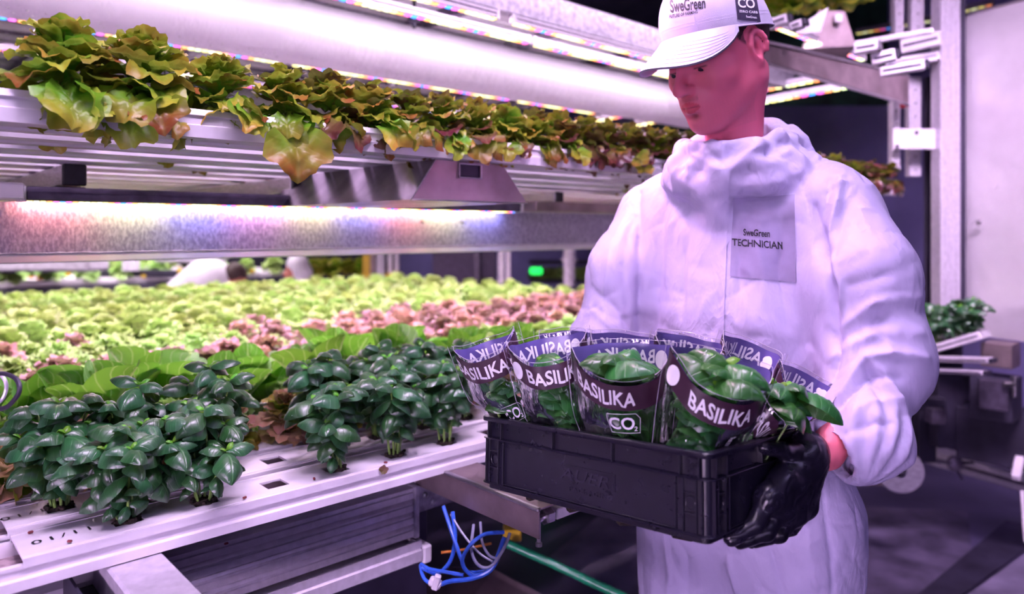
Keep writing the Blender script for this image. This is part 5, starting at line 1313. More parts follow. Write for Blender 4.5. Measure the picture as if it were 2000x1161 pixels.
bags = [('dark-banded plastic sleeve, leftmost in the crate', (.352, .062), (945, 668, 1.20), -8, .036, .050, .19, dict(word_phi=-.35, wob=.002, cut=.07, nst=5, hp=.165, logo=(.25, .128))),
        ('dark-banded plastic sleeve, second from left at the crate front', (.262, .056), (1064, 658, 1.15), 3, .038, .058, .20, dict(word_phi=.1, hp=.205, lsc=1.5, nst=6, cut=.14)),
        ('dark-banded plastic sleeve, third from left, wide open', (.165, .056), (1214, 670, 1.075), -2, .042, .073, .20, dict(word_phi=-.55, logo=(-.1, .132), hp=.212, nst=7, lsc=1.65, strip=('OUR', 1.05, .132))),
        ('dark-banded plastic sleeve, rightmost at the crate front', (.075, .058), (1415, 694, 1.0), 6, .042, .070, .20, dict(word_phi=-.1, hp=.222, nst=7, lsc=1.75, strip=('VER', .55, .128))),
        ('tilted plastic sleeve, low behind the glove thumb', (.056, .150), (1545, 775, 1.07), 14, .038, .055, .19, dict(word_phi=-.35, hp=.20, nst=5, lsc=1.25)),
        ('plastic sleeve with blue band, against the left sleeve cuff', (.062, .245), (1588, 728, 1.13), 10, .038, .050, .20, dict(word_phi=.0, cut=.25, nst=4, hp=.15)),
        ('plastic sleeve, middle row right of centre', (.160, .152), (1345, 655, 1.13), 0, .038, .050, .19, dict(nst=5, hp=.20)),
        ('plastic sleeve, middle row left of centre', (.262, .152), (1215, 650, 1.20), 0, .038, .050, .19, dict(nst=5, hp=.205)),
        ('plastic sleeve, middle row at far left', (.352, .152), (1110, 645, 1.26), 0, .038, .046, .18, dict(nst=5, hp=.20)),
        ('plastic sleeve, rear row near the blue-banded one', (.155, .248), (1475, 668, 1.19), 5, .038, .050, .19, dict(nst=4, hp=.19)),
        ('plastic sleeve, rear row in the middle', (.262, .248), (1335, 655, 1.27), 0, .038, .046, .18, dict(nst=4, hp=.19))]
for k, (lab, uv_, tp, fd, r0, r1, H, kw) in enumerate(bags):
    b = Vector(cpt(*uv_)); t = Vector(W(*tp)); 
    bag(lab, b, t, fdir(fd), r0, r1, 40+k, **kw)
# ================================================================== TECHNICIAN
PC = np.array([.448, 1.418]); PF = np.array([-.687, -.727]); PL = np.array([.727, -.687])
def P3(f, l, z): return (PC[0]+PF[0]*f+PL[0]*l, PC[1]+PF[1]*f+PL[1]*l, z)
RB = [(PF[0], PF[1], 0), (PL[0], PL[1], 0), (0, 0, 1)]
man = thing('person', 'technician in white coverall and white cap, looking down, holding the black crate', 'person', (PC[0], PC[1], 0))
m_, t_, b_, out_ = nt('white_coverall')
b_.inputs['Base Color'].default_value = (.52, .47, .70, 1); b_.inputs['Roughness'].default_value = .55; b_.inputs['Specular IOR Level'].default_value = .3
tc = N(t_, 'ShaderNodeTexCoord'); hts = []
for sc, st in (((9, 9, 4.5), 1.0), ((26, 26, 15), .35)):
    mp = N(t_, 'ShaderNodeMapping'); mp.inputs['Scale'].default_value = sc; L(t_, tc.outputs['Object'], mp.inputs[0])
    nz = N(t_, 'ShaderNodeTexNoise', Scale=1.0, Detail=3.0, Distortion=.3); L(t_, mp.outputs[0], nz.inputs['Vector'])
    hts.append(math_(t_, 'MULTIPLY', math_(t_, 'ABSOLUTE', math_(t_, 'SUBTRACT', nz.outputs[0], .5)), -st*4))
bp = N(t_, 'ShaderNodeBump', Strength=.55, Distance=.006); L(t_, math_(t_, 'ADD', hts[0], hts[1]), bp.inputs['Height']); L(t_, bp.outputs[0], b_.inputs['Normal'])
M['suit'] = m_
v = Vol((-.12, .80, -.02), (.90, 1.80, 1.68), .0042)
# trunk
v.ell(P3(-.005, 0, 1.33), (.130, .195, .22), .05, Rm=RB); v.ell(P3(.02, 0, 1.10), (.135, .190, .27), .06, Rm=RB); v.ell(P3(.0, 0, .90), (.145, .195, .22), .06, Rm=RB)
v.cap(P3(-.02, -.145, 1.450), P3(-.02, .145, 1.455), .070, .070, .06); v.cap(P3(-.01, 0, 1.42), P3(.015, 0, 1.53), .105, .075, .05)
v.ell(P3(-.04, 0, 1.45), (.09, .15, .09), .05, Rm=RB)
# legs
for sgn in (-1, 1):
    v.cap(P3(0, .095*sgn, .85), P3(.01, .10*sgn, .45), .125, .105, .05); v.cap(P3(.01, .10*sgn, .45), P3(-.01, .10*sgn, .09), .105, .085, .03)
# left arm (towards the right of the picture)
SL, EL, WL = P3(-.01, .170, 1.418), (.598, 1.205, 1.185), W(1688, 880, 1.122)
v.cap(SL, (.590, 1.235, 1.32), .080, .083, .05); v.cap((.590, 1.235, 1.32), EL, .083, .082, .04)
v.cap(EL, W(1668, 868, 1.12), .080, .052, .04); v.cap(W(1700, 858, 1.12), WL, .056, .045, .02); v.ell(W(1690, 850, 1.13), (.055, .05, .05), .04)
# right arm
SR, ER, WR = P3(-.01, -.195, 1.420), (.215, 1.52, 1.185), (.075, 1.375, 1.085)
v.cap(SR, (.245, 1.53, 1.31), .086, .083, .05); v.cap((.245, 1.53, 1.31), ER, .083, .078, .04); v.cap(ER, (.11, 1.41, 1.11), .076, .048, .04); v.cap((.11, 1.41, 1.11), WR, .048, .042, .02)
v.cap(W(1560, 905, 1.09), W(1676, 884, 1.118), .036, .034, .004, mode='s')
# collar: crumpled stand-up hood around the neck
r = random.Random(3); cz = 1.560; n = 22
ring = []
for k in range(n):
    a = 2*PI*k/n; fr_b = math.cos(a)
    ring.append((P3(.040+.092*math.cos(a), .092*math.sin(a), cz-.018*fr_b+r.uniform(-.006, .006)), .0165+.009*max(0, -fr_b)+r.uniform(-.003, .004)))
for k in range(n):
    (p, ra), (q, rb) = ring[k], ring[(k+1) % n]; v.cap(p, q, ra, rb, .012)
for k in range(n):
    a = 2*PI*(k+.5)/n
    v.cap(P3(.022+.108*math.cos(a), .118*math.sin(a), cz-.058-.018*math.cos(a)), P3(.022+.108*math.cos(a+.29), .118*math.sin(a+.29), cz-.055-.018*math.cos(a)), .017, .017, .03)
for k in range(n):
    a = 2*PI*k/n; v.cap(P3(.034+.102*math.cos(a), .106*math.sin(a), cz-.034-.018*math.cos(a)), P3(.034+.102*math.cos(a+.286), .106*math.sin(a+.286), cz-.032-.018*math.cos(a)), .018, .018, .02)
v.cap(P3(.10, -.03, 1.50), P3(.115, .01, 1.44), .03, .022, .04)
v.cap(P3(-.05, .03, 1.585), P3(-.075, -.04, 1.58), .034, .03, .03); v.cap(P3(-.055, .02, 1.56), P3(-.03, .085, 1.56), .035, .028, .03)
# neck opening
v.cap(P3(.018, 0, 1.50), P3(.045, 0, 1.66), .056, .066, .01, mode='s')
V, Q = v.mesh(); V = smooth_mesh(V, Q, 2); NN = vnormals(V, Q)
bvh0 = BVHTree.FromPolygons(V[::1].tolist(), Q.tolist())
def camhit(bv, px, py):
    d = Vector(W(px, py, 1.0))-Vector((0, 0, CZ)); h = bv.ray_cast(Vector((0, 0, CZ)), d.normalized()); return h[0]
# cloth folds: valleys (negative) and ridges (positive), drawn over the cloth surface
folds = [([(1246, 372), (1248, 470), (1250, 560), (1252, 650)], .014, -.016), ([(1300, 400), (1290, 520), (1278, 640)], .020, -.006), ([(1322, 330), (1312, 440), (1300, 560)], .014, .006),
         ([(1345, 380), (1335, 500), (1330, 620)], .012, -.005), ([(1430, 400), (1445, 500), (1440, 620)], .014, -.005), ([(1490, 380), (1480, 480), (1500, 600)], .016, .005), ([(1530, 430), (1520, 540), (1540, 640)], .012, -.005),
         ([(1592, 400), (1606, 480), (1622, 560), (1632, 650)], .014, -.020), ([(1574, 290), (1568, 350), (1578, 420), (1600, 500)], .007, -.004), ([(1640, 345), (1632, 400), (1612, 480)], .010, .008), ([(1622, 350), (1610, 420)], .008, -.006),
         ([(1655, 340), (1650, 420), (1628, 500)], .010, -.006), ([(1620, 500), (1640, 560), (1640, 610)], .010, .010),
         ([(1650, 560), (1720, 540), (1790, 510)], .012, -.005), ([(1640, 640), (1710, 590), (1800, 575)], .011, .009), ([(1640, 665), (1720, 625), (1805, 610)], .010, -.008),
         ([(1625, 700), (1700, 655), (1800, 650)], .012, .008), ([(1640, 770), (1690, 700), (1740, 690), (1808, 700)], .010, .010), ([(1640, 790), (1700, 735), (1760, 740)], .009, -.009), ([(1700, 705), (1740, 750), (1765, 800)], .009, .009),
         ([(1690, 720), (1715, 770), (1725, 810)], .009, -.008), ([(1640, 830), (1700, 790), (1760, 780)], .010, .006), ([(1650, 850), (1700, 830), (1740, 830)], .007, -.006), ([(1620, 650), (1640, 690), (1625, 740)], .010, -.008),
         ([(1155, 560), (1200, 600), (1240, 660)], .010, -.005), ([(1150, 600), (1190, 640)], .008, .006), ([(1215, 430), (1190, 520), (1175, 600)], .014, .006), ([(1235, 420), (1215, 520), (1225, 600)], .012, -.006),
         ([(1360, 250), (1380, 290), (1420, 330)], .008, -.005), ([(1330, 255), (1350, 300), (1400, 330)], .007, .005), ([(1500, 245), (1480, 290), (1430, 330)], .010, .006), ([(1540, 240), (1500, 300), (1470, 380)], .010, -.006),
         ([(1270, 350), (1330, 330), (1380, 340)], .012, -.004), ([(1300, 1060), (1310, 1120), (1305, 1161)], .015, .006), ([(1340, 1080), (1345, 1161)], .014, -.006), ([(1420, 1080), (1440, 1161)], .014, .006), ([(1500, 1060), (1530, 1161)], .014, -.006), ([(1570, 1000), (1590, 1161)], .014, .006),
         ([(1610, 960), (1622, 1060), (1628, 1161)], .01, -.005)]
disp = .0010*sinnoise(V, 14, 5, 2)
rn = sinnoise(V*np.array([1, 1, .55]), 30, 9, 2); disp += .0016*(np.exp(-np.abs(rn/.13))*-1+.25)
rn = sinnoise(V*np.array([.7, .7, 1.2]), 22, 19, 2); disp += -.0016*np.exp(-np.abs(rn/.10))
# gathered cuffs
for wp, wd in ((np.array(WL), np.array(WL)-np.array(EL)), (np.array(WR), np.array(WR)-np.array(ER))):
    d = V-wp; wd = wd/np.linalg.norm(wd); ax_ = d@wd; rad = d-ax_[:, None]*wd; u_ = np.cross(wd, (0, 0, 1)); u_ /= np.linalg.norm(u_); w_ = np.cross(wd, u_)
    ang = np.arctan2(rad@w_, rad@u_); near = np.exp(-((ax_+.0)/.045)**2)*(np.linalg.norm(d, axis=1) < .12)
    disp += .0045*np.sin(13*ang+2*np.sin(3*ang))*near
cl = np.array(P3(.03, 0, 1.53)); d = V-cl; near = np.exp(-((d[:, 2])/.05)**2)*(np.linalg.norm(d[:, :2], axis=1) < .15)
ang = np.arctan2(d[:, 1], d[:, 0]); disp += .0042*np.sin(15*ang+3*np.sin(2*ang)+20*d[:, 2])*near+.003*np.sin(60*d[:, 2]+5*np.sin(2*ang))*near
for pts, wd, am in folds:
    H_ = [camhit(bvh0, *p) for p in pts]; H_ = [np.array(h) for h in H_ if h is not None]
    tot = max(1, len(H_)-1); best = np.zeros(len(V))
    for i in range(len(H_)-1):
        a, b = H_[i], H_[i+1]; ab = b-a; L2 = ab@ab+1e-9
        if L2 > .16**2: continue
        t = np.clip((V-a)@ab/L2, 0, 1); dd = np.linalg.norm(V-a-t[:, None]*ab, axis=1); g = (i+t)/tot
        val = np.exp(-np.abs(dd/(wd*.60)))*np.clip(np.sin(PI*np.clip(g*.86+.07, 0, 1)), 0, 1)**.5; best = np.maximum(best, val)
    disp += 1.5*am*best
def tri(x): return np.abs((x % 1.0)-.5)*2
rr_ = np.random.default_rng(12)
arm_ = np.clip((np.abs((V[:, :2]-PC)@PL)-.15)/.06, 0, 1)
for k in range(5):
    d = rr_.normal(size=3); d /= np.linalg.norm(d); fq = rr_.uniform(7, 13)
    msk = np.clip(.5+1.3*sinnoise(V, 9, 60+k, 1), 0, 1)
    disp += .0042*(tri(V@d*fq+.30*sinnoise(V, 8, 30+k, 2))-.5)*msk*(.55+.6*arm_)
nk = np.exp(-((V[:, 2]-1.55)/.06)**2)*(np.linalg.norm(V[:, :2]-cl[:2], axis=1) < .16)
for k in range(3):
    d = rr_.normal(size=3); d /= np.linalg.norm(d); disp += .0045*(tri(V@d*26+.4*sinnoise(V, 20, 80+k, 2))-.5)*nk
for _ in range(260):
    i = int(rr_.integers(len(V))); p0 = V[i]
    if p0[2] < .55: continue
    n0 = NN[i]; d = rr_.normal(size=3); d = d+np.array([0, 0, .6])*np.sign(d[2]+1e-9); d -= n0*(d@n0); d /= np.linalg.norm(d)
    ln = rr_.uniform(.03, .10); wd = rr_.uniform(.0035, .0075); am = rr_.choice([-1, 1])*rr_.uniform(.0020, .0056)
    a = p0-d*ln/2; m_ = np.abs(V-p0).max(1) < ln/2+.03; q_ = V[m_]-a; t = np.clip(q_@d/ln, 0, 1); dd = np.linalg.norm(q_-t[:, None]*ln*d, axis=1)
    disp[m_] += am*np.exp(-np.abs(dd/wd))*np.sin(PI*np.clip(t*.9+.05, 0, 1))
V = V+NN*disp[:, None]
V = smooth_mesh(V, Q, 1, .12)
suit_me = mkmesh('coverall', V, Q); suit = link('coverall', suit_me, M['suit'], man)
bvh = BVHTree.FromPolygons(V.tolist(), Q.tolist())
def decal(name, mat, quad, pts, faces, bv, off=.0008, parent=man, side=None, lift=None):
    """pts in 0..1 of the quad (top-left, top-right, bottom-right, bottom-left), laid onto the surface"""
    a, b, c, d = [np.array(q, float) for q in quad]; out = []
    for (x, y) in pts:
        p = (a*(1-x)+b*x)*(1-y)+(d*(1-x)+c*x)*y; h = camhit(bv, p[0], p[1])
        if h is None: h = Vector(out[-1] if out else (0, 0, 0))
        n = bv.find_nearest(h)[1] if bv.find_nearest(h)[1] is not None else Vector((0, -1, 0))
        if n.dot(h-Vector((0, 0, CZ))) > 0: n = -n
        out.append(tuple(h+n*off))
    return link(name, mkmesh(name, out, faces, smooth=True), mat, parent)
def decal_grid(name, mat, quad, bv, nu=24, nv=30, **k):
    X, Y = np.meshgrid(np.linspace(0, 1, nu), np.linspace(0, 1, nv), indexing='ij')
    return decal(name, mat, quad, np.stack([X.ravel(), Y.ravel()], 1), grid_faces(nu, nv), bv, **k)
def decal_text(name, mat, quad, s, bv, sub=.05, bold=0, **k):
    V2, F2 = text_arrays(s, 1.0, sub=sub*3, bold=.022); mn, mx_ = V2.min(0), V2.max(0)
    p = np.stack([(V2[:, 0]-mn[0])/(mx_[0]-mn[0]), 1-(V2[:, 1]-mn[1])/(mx_[1]-mn[1])], 1)
    return decal(name, mat, quad, p, F2, bv, **k)
M['sheer'] = simple('sheer_patch', (.36, .31, .52), .5, nscale=10, namp=.14)
M['txt'] = simple('dark_print', (.02, .015, .03), .6)
decal_grid('sheer_patch', M['sheer'], [(1432, 386), (1552, 380), (1556, 552), (1426, 540)], bvh, off=.0016)
decal_text('chest_word_small', M['txt'], [(1453, 447), (1504, 450), (1503, 464), (1453, 461)], 'SweGreen', bvh, off=.0024)
decal_text('chest_word', M['txt'], [(1430, 466), (1529, 473), (1530, 488), (1430, 480)], 'TECHNICIAN', bvh, off=.0024)
# front placket, a flap of its own
decal_grid('zip_flap', M['suit'], [(1352, 335), (1425, 330), (1412, 715), (1340, 715)], bvh, nu=20, nv=50, off=.0022)

# ---- head frame
f3 = Vector((-.79, -.486, -.375)).normalized(); l3 = Vector((.524, -.852, 0)).normalized(); l3 = (l3-f3*l3.dot(f3)).normalized(); u3 = f3.cross(l3)
if u3.z < 0: u3 = -u3
HC = Vector((.377, 1.34, 1.716))
MH = Matrix(((f3.x, l3.x, u3.x, HC.x), (f3.y, l3.y, u3.y, HC.y), (f3.z, l3.z, u3.z, HC.z), (0, 0, 0, 1))); MHi = MH.inverted()
def hl(p): return tuple(MHi@Vector(p))
v = Vol((-.155, -.12, -.26), (.145, .12, .155), .0021)
v.ell((-.018, 0, .045), (.098, .076, .092), .02)
v.ell((.030, 0, .008), (.064, .066, .085), .02); v.ell((.035, 0, -.045), (.056, .056, .060), .03)
v.ell((.060, 0, -.075), (.034, .036, .034), .03)
for sg in (-1, 1):
    v.cap((-.010, .055*sg, -.052), (.066, .020*sg, -.104), .016, .013, .03)
    v.ell((.058, .043*sg, -.022), (.024, .020, .020), .025)
    v.cap((.082, .012*sg, .026), (.068, .048*sg, .028), .011, .009, .016)
    v.cap((-.012, .066*sg, -.01), (-.012, .058*sg, -.055), .014, .014, .03)
v.ell((.080, 0, -.101), (.019, .022, .017), .02)
v.ell((.078, 0, -.060), (.026, .030, .026), .02)
for sg in (-1, 1):
    v.ell((.098, .031*sg, .004), (.018, .017, .013), .014, mode='s'); v.ell((.0738, .031*sg, .0025), (.0150, .0165, .0135), .005)
    v.cap((.0895, .018*sg, -.0045), (.0895, .031*sg, -.0035), .0016, .0026, .002, mode='s'); v.cap((.0895, .031*sg, -.0035), (.0860, .044*sg, -.0050), .0026, .0014, .002, mode='s')
v.cap((.086, 0, .020), (.116, 0, -.026), .0075, .0095, .014); v.ell((.116, 0, -.031), (.0115, .0115, .0105), .008)
for sg in (-1, 1): v.ell((.104, .0125*sg, -.034), (.0115, .0075, .008), .006); v.ell((.107, .0075*sg, -.0435), (.005, .0035, .004), .003, mode='s')
# lips
for sg in (-1, 1):
    v.cap((.1035, 0, -.0585), (.0905, .021*sg, -.0645), .0052, .0028, .005)
    v.cap((.1020, 0, -.0705), (.0900, .019*sg, -.0665), .0062, .0030, .006)
    v.cap((.1105, 0, -.0642), (.0945, .023*sg, -.0660), .0010, .0008, .004, mode='s')
v.ell((.101, 0, -.082), (.008, .014, .005), .008, mode='s'); v.ell((.112, 0, -.052), (.004, .003, .006), .004, mode='s')
# ears
for sg in (-1, 1):
    a = np.linspace(-.5, 4.3, 12); P = [(-.018-.0165*math.cos(x)*(1.0)+.004, sg*(.0795+.006*max(0, math.cos(x))), .002+.0255*math.sin(x)) for x in a]
    v.ell((-.014, .072*sg, -.002), (.016, .010, .028), .006)
    for p, q in zip(P[:-1], P[1:]): v.cap(p, q, .0042, .0042, .004)
    v.ell((-.010, .078*sg, -.027), (.0085, .005, .0085), .005); v.ell((-.010, .083*sg, -.004), (.0085, .008, .013), .005, mode='s'); v.cap((-.018, .080*sg, .012), (-.024, .080*sg, -.008), .003, .003, .004)
# neck
NB = hl((.425, 1.398, 1.47)); v.cap((-.034, 0, -.045), NB, .049, .048, .03); v.cap((.0, 0, -.07), NB, .030, .036, .04)
for sg in (-1, 1): v.cap((-.035, .055*sg, -.04), (NB[0]-.005, .018*sg, NB[2]+.02), .012, .009, .02)
Vh, Qh = v.mesh(); Vh = smooth_mesh(Vh, Qh, 2, .5)
f_, l_, u_ = Vh.T; al = np.abs(l_)
col = np.tile(np.array([.76, .160, .250]), (len(Vh), 1))
def blend(msk, c, k=1.0):
    global col
    w_ = np.clip(msk, 0, 1)[:, None]*k; col = col*(1-w_)+np.array(c)*w_
g = lambda x, s: np.exp(-(x/s)**2)
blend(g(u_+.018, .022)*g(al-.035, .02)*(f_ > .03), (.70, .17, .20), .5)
lipm = ((np.abs(u_+.0645) < .0095*(1-(al/.024)**2)+.001) & (al < .022) & (f_ > .088)).astype(float); blend(lipm, (.66, .07, .12), .85)
blend(g(u_+.0645+.06*al*0, .0011)*(al < .022)*(f_ > .085), (.25, .02, .05), .8)
nz_ = .5+.5*sinnoise(Vh, 900, 3, 1)
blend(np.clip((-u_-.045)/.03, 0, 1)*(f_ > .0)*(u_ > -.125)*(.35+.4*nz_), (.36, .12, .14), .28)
blend(g(u_+.050, .005)*(al < .022)*(f_ > .085)*(.5+.5*nz_), (.25, .07, .09), .55)
blend(g(u_+.0825, .006)*g(al, .009)*(f_ > .085), (.16, .04, .05), .75)                   # soul patch
brow = g(u_-(.0245+.004*np.sin(np.clip((al-.012)/.04, 0, 1)*PI)), .0050)*np.clip((al-.010)/.006, 0, 1)*np.clip((.056-al)/.01, 0, 1)*(f_ > .04); blend(brow*(.7+.3*nz_), (.07, .02, .025), .95)
lash = g(u_+.0012-.0010*np.cos((al-.031)/.013*1.4), .0015)*np.clip((al-.016)/.004, 0, 1)*np.clip((.047-al)/.004, 0, 1)*(f_ > .05); blend(lash, (.03, .01, .015), .95)
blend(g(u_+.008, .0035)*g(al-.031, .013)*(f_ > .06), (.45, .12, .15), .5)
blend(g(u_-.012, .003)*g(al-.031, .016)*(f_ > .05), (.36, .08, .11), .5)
# short hair stubble at the temple and nape
hairm = np.clip((-f_+.032)/.006, 0, 1)*np.clip((u_-(.002+.9*np.clip(f_+.0, 0, .05)))/.006, 0, 1)*(al > .05)*(f_ > .006)+np.clip((-f_-.036)/.008, 0, 1)*np.clip((u_+.055)/.01, 0, 1)
earm = (al > .0745).astype(float)*(f_ > -.045)
hairm = hairm*(1-earm); blend(hairm*(.8+.2*nz_), (.085, .026, .034), .9)
m_, t_, b_, out_ = nt('skin')
at = N(t_, 'ShaderNodeAttribute', _attribute_name='Col'); L(t_, at.outputs['Color'], b_.inputs['Base Color']); b_.inputs['Roughness'].default_value = .46
b_.inputs['Subsurface Weight'].default_value = .12; b_.inputs['Subsurface Radius'].default_value = (.012, .004, .003); b_.inputs['Subsurface Scale'].default_value = .6
tc = N(t_, 'ShaderNodeTexCoord'); nz = N(t_, 'ShaderNodeTexNoise', Scale=420.0, Detail=2.0); L(t_, tc.outputs['Object'], nz.inputs['Vector']); bp = N(t_, 'ShaderNodeBump', Strength=.12, Distance=.0006); L(t_, nz.outputs[0], bp.inputs['Height']); L(t_, bp.outputs[0], b_.inputs['Normal'])
M['skin'] = m_
Vw = app(MH, Vh)
# torso, arms and legs of the body inside the coverall, one surface with the head through the neck
v = Vol((-.10, .85, .02), (.85, 1.75, 1.60), .011)
v.ell(P3(-.01, 0, 1.30), (.09, .15, .22), .04, Rm=RB); v.ell(P3(0, 0, 1.0), (.09, .14, .2), .05, Rm=RB); v.cap(P3(-.01, -.13, 1.42), P3(-.01, .13, 1.42), .035, .035, .03); v.cap(P3(-.02, 0, 1.40), P3(.0, 0, 1.50), .045, .04, .02)
for S_, m1, E_, W_ in ((SL, (.590, 1.235, 1.32), EL, W(1612, 888, 1.108)), (SR, (.245, 1.53, 1.31), ER, (.045, 1.345, 1.07))):
    v.cap(S_, m1, .045, .042, .03); v.cap(m1, E_, .042, .038, .03); v.cap(E_, W_, .040, .0285, .02)
for sg in (-1, 1): v.cap(P3(0, .09*sg, .88), P3(.01, .10*sg, .48), .08, .055, .04); v.cap(P3(.01, .10*sg, .48), P3(-.01, .10*sg, .08), .052, .035, .02)
Vb, Qb = v.mesh(); Vb = smooth_mesh(Vb, Qb, 3)
body = mkmesh('body', np.concatenate([Vw, Vb]), np.concatenate([Qh, Qb+len(Vw)]), col=np.concatenate([col, np.tile(np.array([.76, .18, .25]), (len(Vb), 1))]))
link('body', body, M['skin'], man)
def hbuild(m, name, mat, smooth=True, label=None):
    m.V = [app(MH, x) for x in m.V]; return m.build(name, mat, man, smooth=smooth, label=label)
# eyes just open below the lids
M['eye'] = simple('eye_white', (.55, .45, .52), .2, nscale=3, namp=.02); M['iris'] = simple('iris', (.04, .03, .05), .15)
for sg in (-1, 1):
    m = MB(); c = np.array((.0738, .031*sg, -.0005)); m.lathe([(.0001, -.0135)]+[(.0135*math.sin(a), -.0135*math.cos(a)) for a in np.linspace(.2, PI-.2, 12)]+[(.0001, .0135)], c, axis=(1, 0, -.5), n=20); hbuild(m, 'eyeball', M['eye'])
    m = MB(); m.lathe([(.0001, .0002), (.0055, 0), (.0050, .0008), (.0001, .0014)], c+np.array((.0124, .0015*sg, -.0052)), axis=(1, 0, -.55), n=16); hbuild(m, 'iris', M['iris'])
# hair: close-cropped shell at the back of the head
M['hair'] = simple('dark_hair', (.075, .026, .034), .6, nscale=400, namp=.3, bump=.8, bscale=700)
v = Vol((-.14, -.1, -.07), (.05, .1, .10), .0026)
v.ell((-.019, 0, .040), (.1005, .0785, .094), 0)
v.op((-1, -1, -1), (1, 1, 1), lambda X, Y, Z: (X-.030)*.9+(.012-Z)*.25, 0, 'i') if False else None
sl, X, Y, Z = v.sub((-1, -1, -1), (1, 1, 1))
v.F = np.maximum(v.F, X-.028-.25*np.clip(Z, -1, 0)); v.F = np.maximum(v.F, -.045-Z+.0*X); v.F = np.maximum(v.F, Z-.07)
v.F = np.maximum(v.F, .030-np.sqrt((X+.012)**2+(Z+.012)**2)*1.0-(np.abs(Y) < .05)*1.0)
v.F = np.maximum(v.F, -(np.sqrt(((X+.012)/.030)**2+((Z-.0)/.040)**2)-1)*.03-(np.abs(Y) < .055)*1.0)
Va, Qa = v.mesh(); Va = smooth_mesh(Va, Qa, 2); link('hair', mkmesh('hair', app(MH, Va), Qa), M['hair'], man)
# ---- cap
M['cap'] = simple('white_cap_cotton', (.60, .55, .73), .75, nscale=30, namp=.04, bump=.25, bscale=900)
cap = thing('cap', None, None, tuple(HC)); cap.parent = man; cap.matrix_local = XFW(man).inverted()@Matrix.Translation(HC)
XF[cap.name] = Matrix.Translation(HC)
del XF[cap.name]; cap.location = Vector(HC)-Vector(man.location); cap.rotation_euler = (0, 0, 0)
def cb(me_or_m, name, mat, smooth=True):
    if isinstance(me_or_m, MB): me_or_m.V = [app(MH, x) for x in me_or_m.V]; return me_or_m.build(name, mat, cap, smooth=smooth)
    return link(name, me_or_m, mat, cap)
CCx, CCz = -.014, .040
def crown(az, el, off=0):
    # el 0 at the sweatband .. 1 at the button
    e = el*PI/2; pw = .78; rx = .1095+off; ry = .0885+off; rz = .112+off
    ce, se = np.cos(e)**pw, np.sin(e)**1.0
    fx = np.cos(az); return np.stack([CCx+rx*fx*ce+.004*np.maximum(fx, 0)*se, ry*np.sin(az)*ce, CCz+rz*se+(.020*fx-.002)*(1-el)], -1)
na, ne = 72, 22
AZ, EL_ = np.meshgrid(np.linspace(0, 2*PI, na+1)[:-1], np.linspace(0, 1, ne), indexing='ij')
Pc = crown(AZ, EL_).reshape(-1, 3); Fi = []
for i in range(na):
    for j in range(ne-1): i2 = (i+1) % na; Fi.append((i*ne+j, i2*ne+j, i2*ne+j+1, i*ne+j+1))
cb(mkmesh('crown', app(MH, Pc), np.array(Fi)), 'crown', M['cap'])
capbvh = BVHTree.FromPolygons(app(MH, Pc).tolist(), [tuple(f) for f in Fi])
Pi = crown(AZ, EL_, -.003).reshape(-1, 3); cb(mkmesh('lining', app(MH, Pi), np.array(Fi)), 'lining', M['cap'])
for k in range(6):
    a = PI/6*1+k*PI/3; e = np.linspace(0, .98, 20); m = MB(); m.tube(crown(np.full(20, a), e, .0003), .0006, n=5); cb(m, 'panel_seam', M['cap'])
m = MB(); a = np.linspace(0, 2*PI, 49); m.tube(crown(a, np.zeros(49), .0002), .0016, n=6, cap=False); cb(m, 'edge_band', M['cap'])
for off in (.10, .13):
    m = MB(); m.tube(crown(a, np.full(49, off), .0000), .0003, n=4, cap=False); cb(m, 'stitch_line', M['cap'])
m = MB(); m.lathe([(.006, 0), (.006, .002), (.003, .004), (.0001, .0045)], crown(np.array(0.), np.array(1.)), n=12); cb(m, 'button', M['cap'])
# peak
nb, nr = 41, 15; b = np.linspace(-1.20, 1.20, nb); Vp = []
def peak(bb, t, off=0):
    base = crown(bb, np.zeros_like(bb), .001)
    ext = .084*np.clip(np.cos(bb*PI/2/1.215), 0, 1)**.80
    x = base[..., 0]+ext*t; y = base[..., 1]*(1+.02*t); ylim = .0885*np.sin(1.12)
    z = base[..., 2]+.002-.36*ext*t-.042*(y/.075)**2*t**.9*np.clip(ext/.084, 0, 1)**.7-.004*t**2+off
    return np.stack([x, y, z], -1)
T_, B_ = np.meshgrid(np.linspace(0, 1, nr), b, indexing='ij')
top = peak(B_, T_, .0015).reshape(-1, 3); bot = peak(B_, T_, -.0018).reshape(-1, 3); Fg = grid_faces(nr, nb)
rim = [((nr-1)*nb+i, (nr-1)*nb+i+1, nr*nb+(nr-1)*nb+i+1, nr*nb+(nr-1)*nb+i) for i in range(nb-1)]
rim += [(i*nb, (i+1)*nb, nr*nb+(i+1)*nb, nr*nb+i*nb) for i in range(nr-1)]+[(i*nb+nb-1, (i+1)*nb+nb-1, nr*nb+(i+1)*nb+nb-1, nr*nb+i*nb+nb-1) for i in range(nr-1)]
cb(mkmesh('peak', app(MH, np.concatenate([top, bot])), np.concatenate([Fg, Fg+nr*nb, np.array(rim)])), 'peak', M['cap'])
for t in (.30, .42, .54, .66, .78, .90):
    bb = np.linspace(-1.05, 1.05, 40); m = MB(); m.tube(peak(bb, np.full(40, t), .0017), .00045, n=4); cb(m, 'stitch_line', M['cap'])
decal_text('cap_word', M['txt'], [(1308, 0), (1377, -6), (1378, 17), (1310, 25)], 'SweGreen', capbvh, off=.0008, parent=cap)
decal_text('cap_line', M['txt'], [(1308, 29), (1362, 20), (1363, 26), (1308, 36)], 'FUTURE OF FARMING', capbvh, off=.0008, parent=cap)
M['badge'] = simple('dark_badge', (.045, .03, .08), .6, nscale=50, namp=.1)
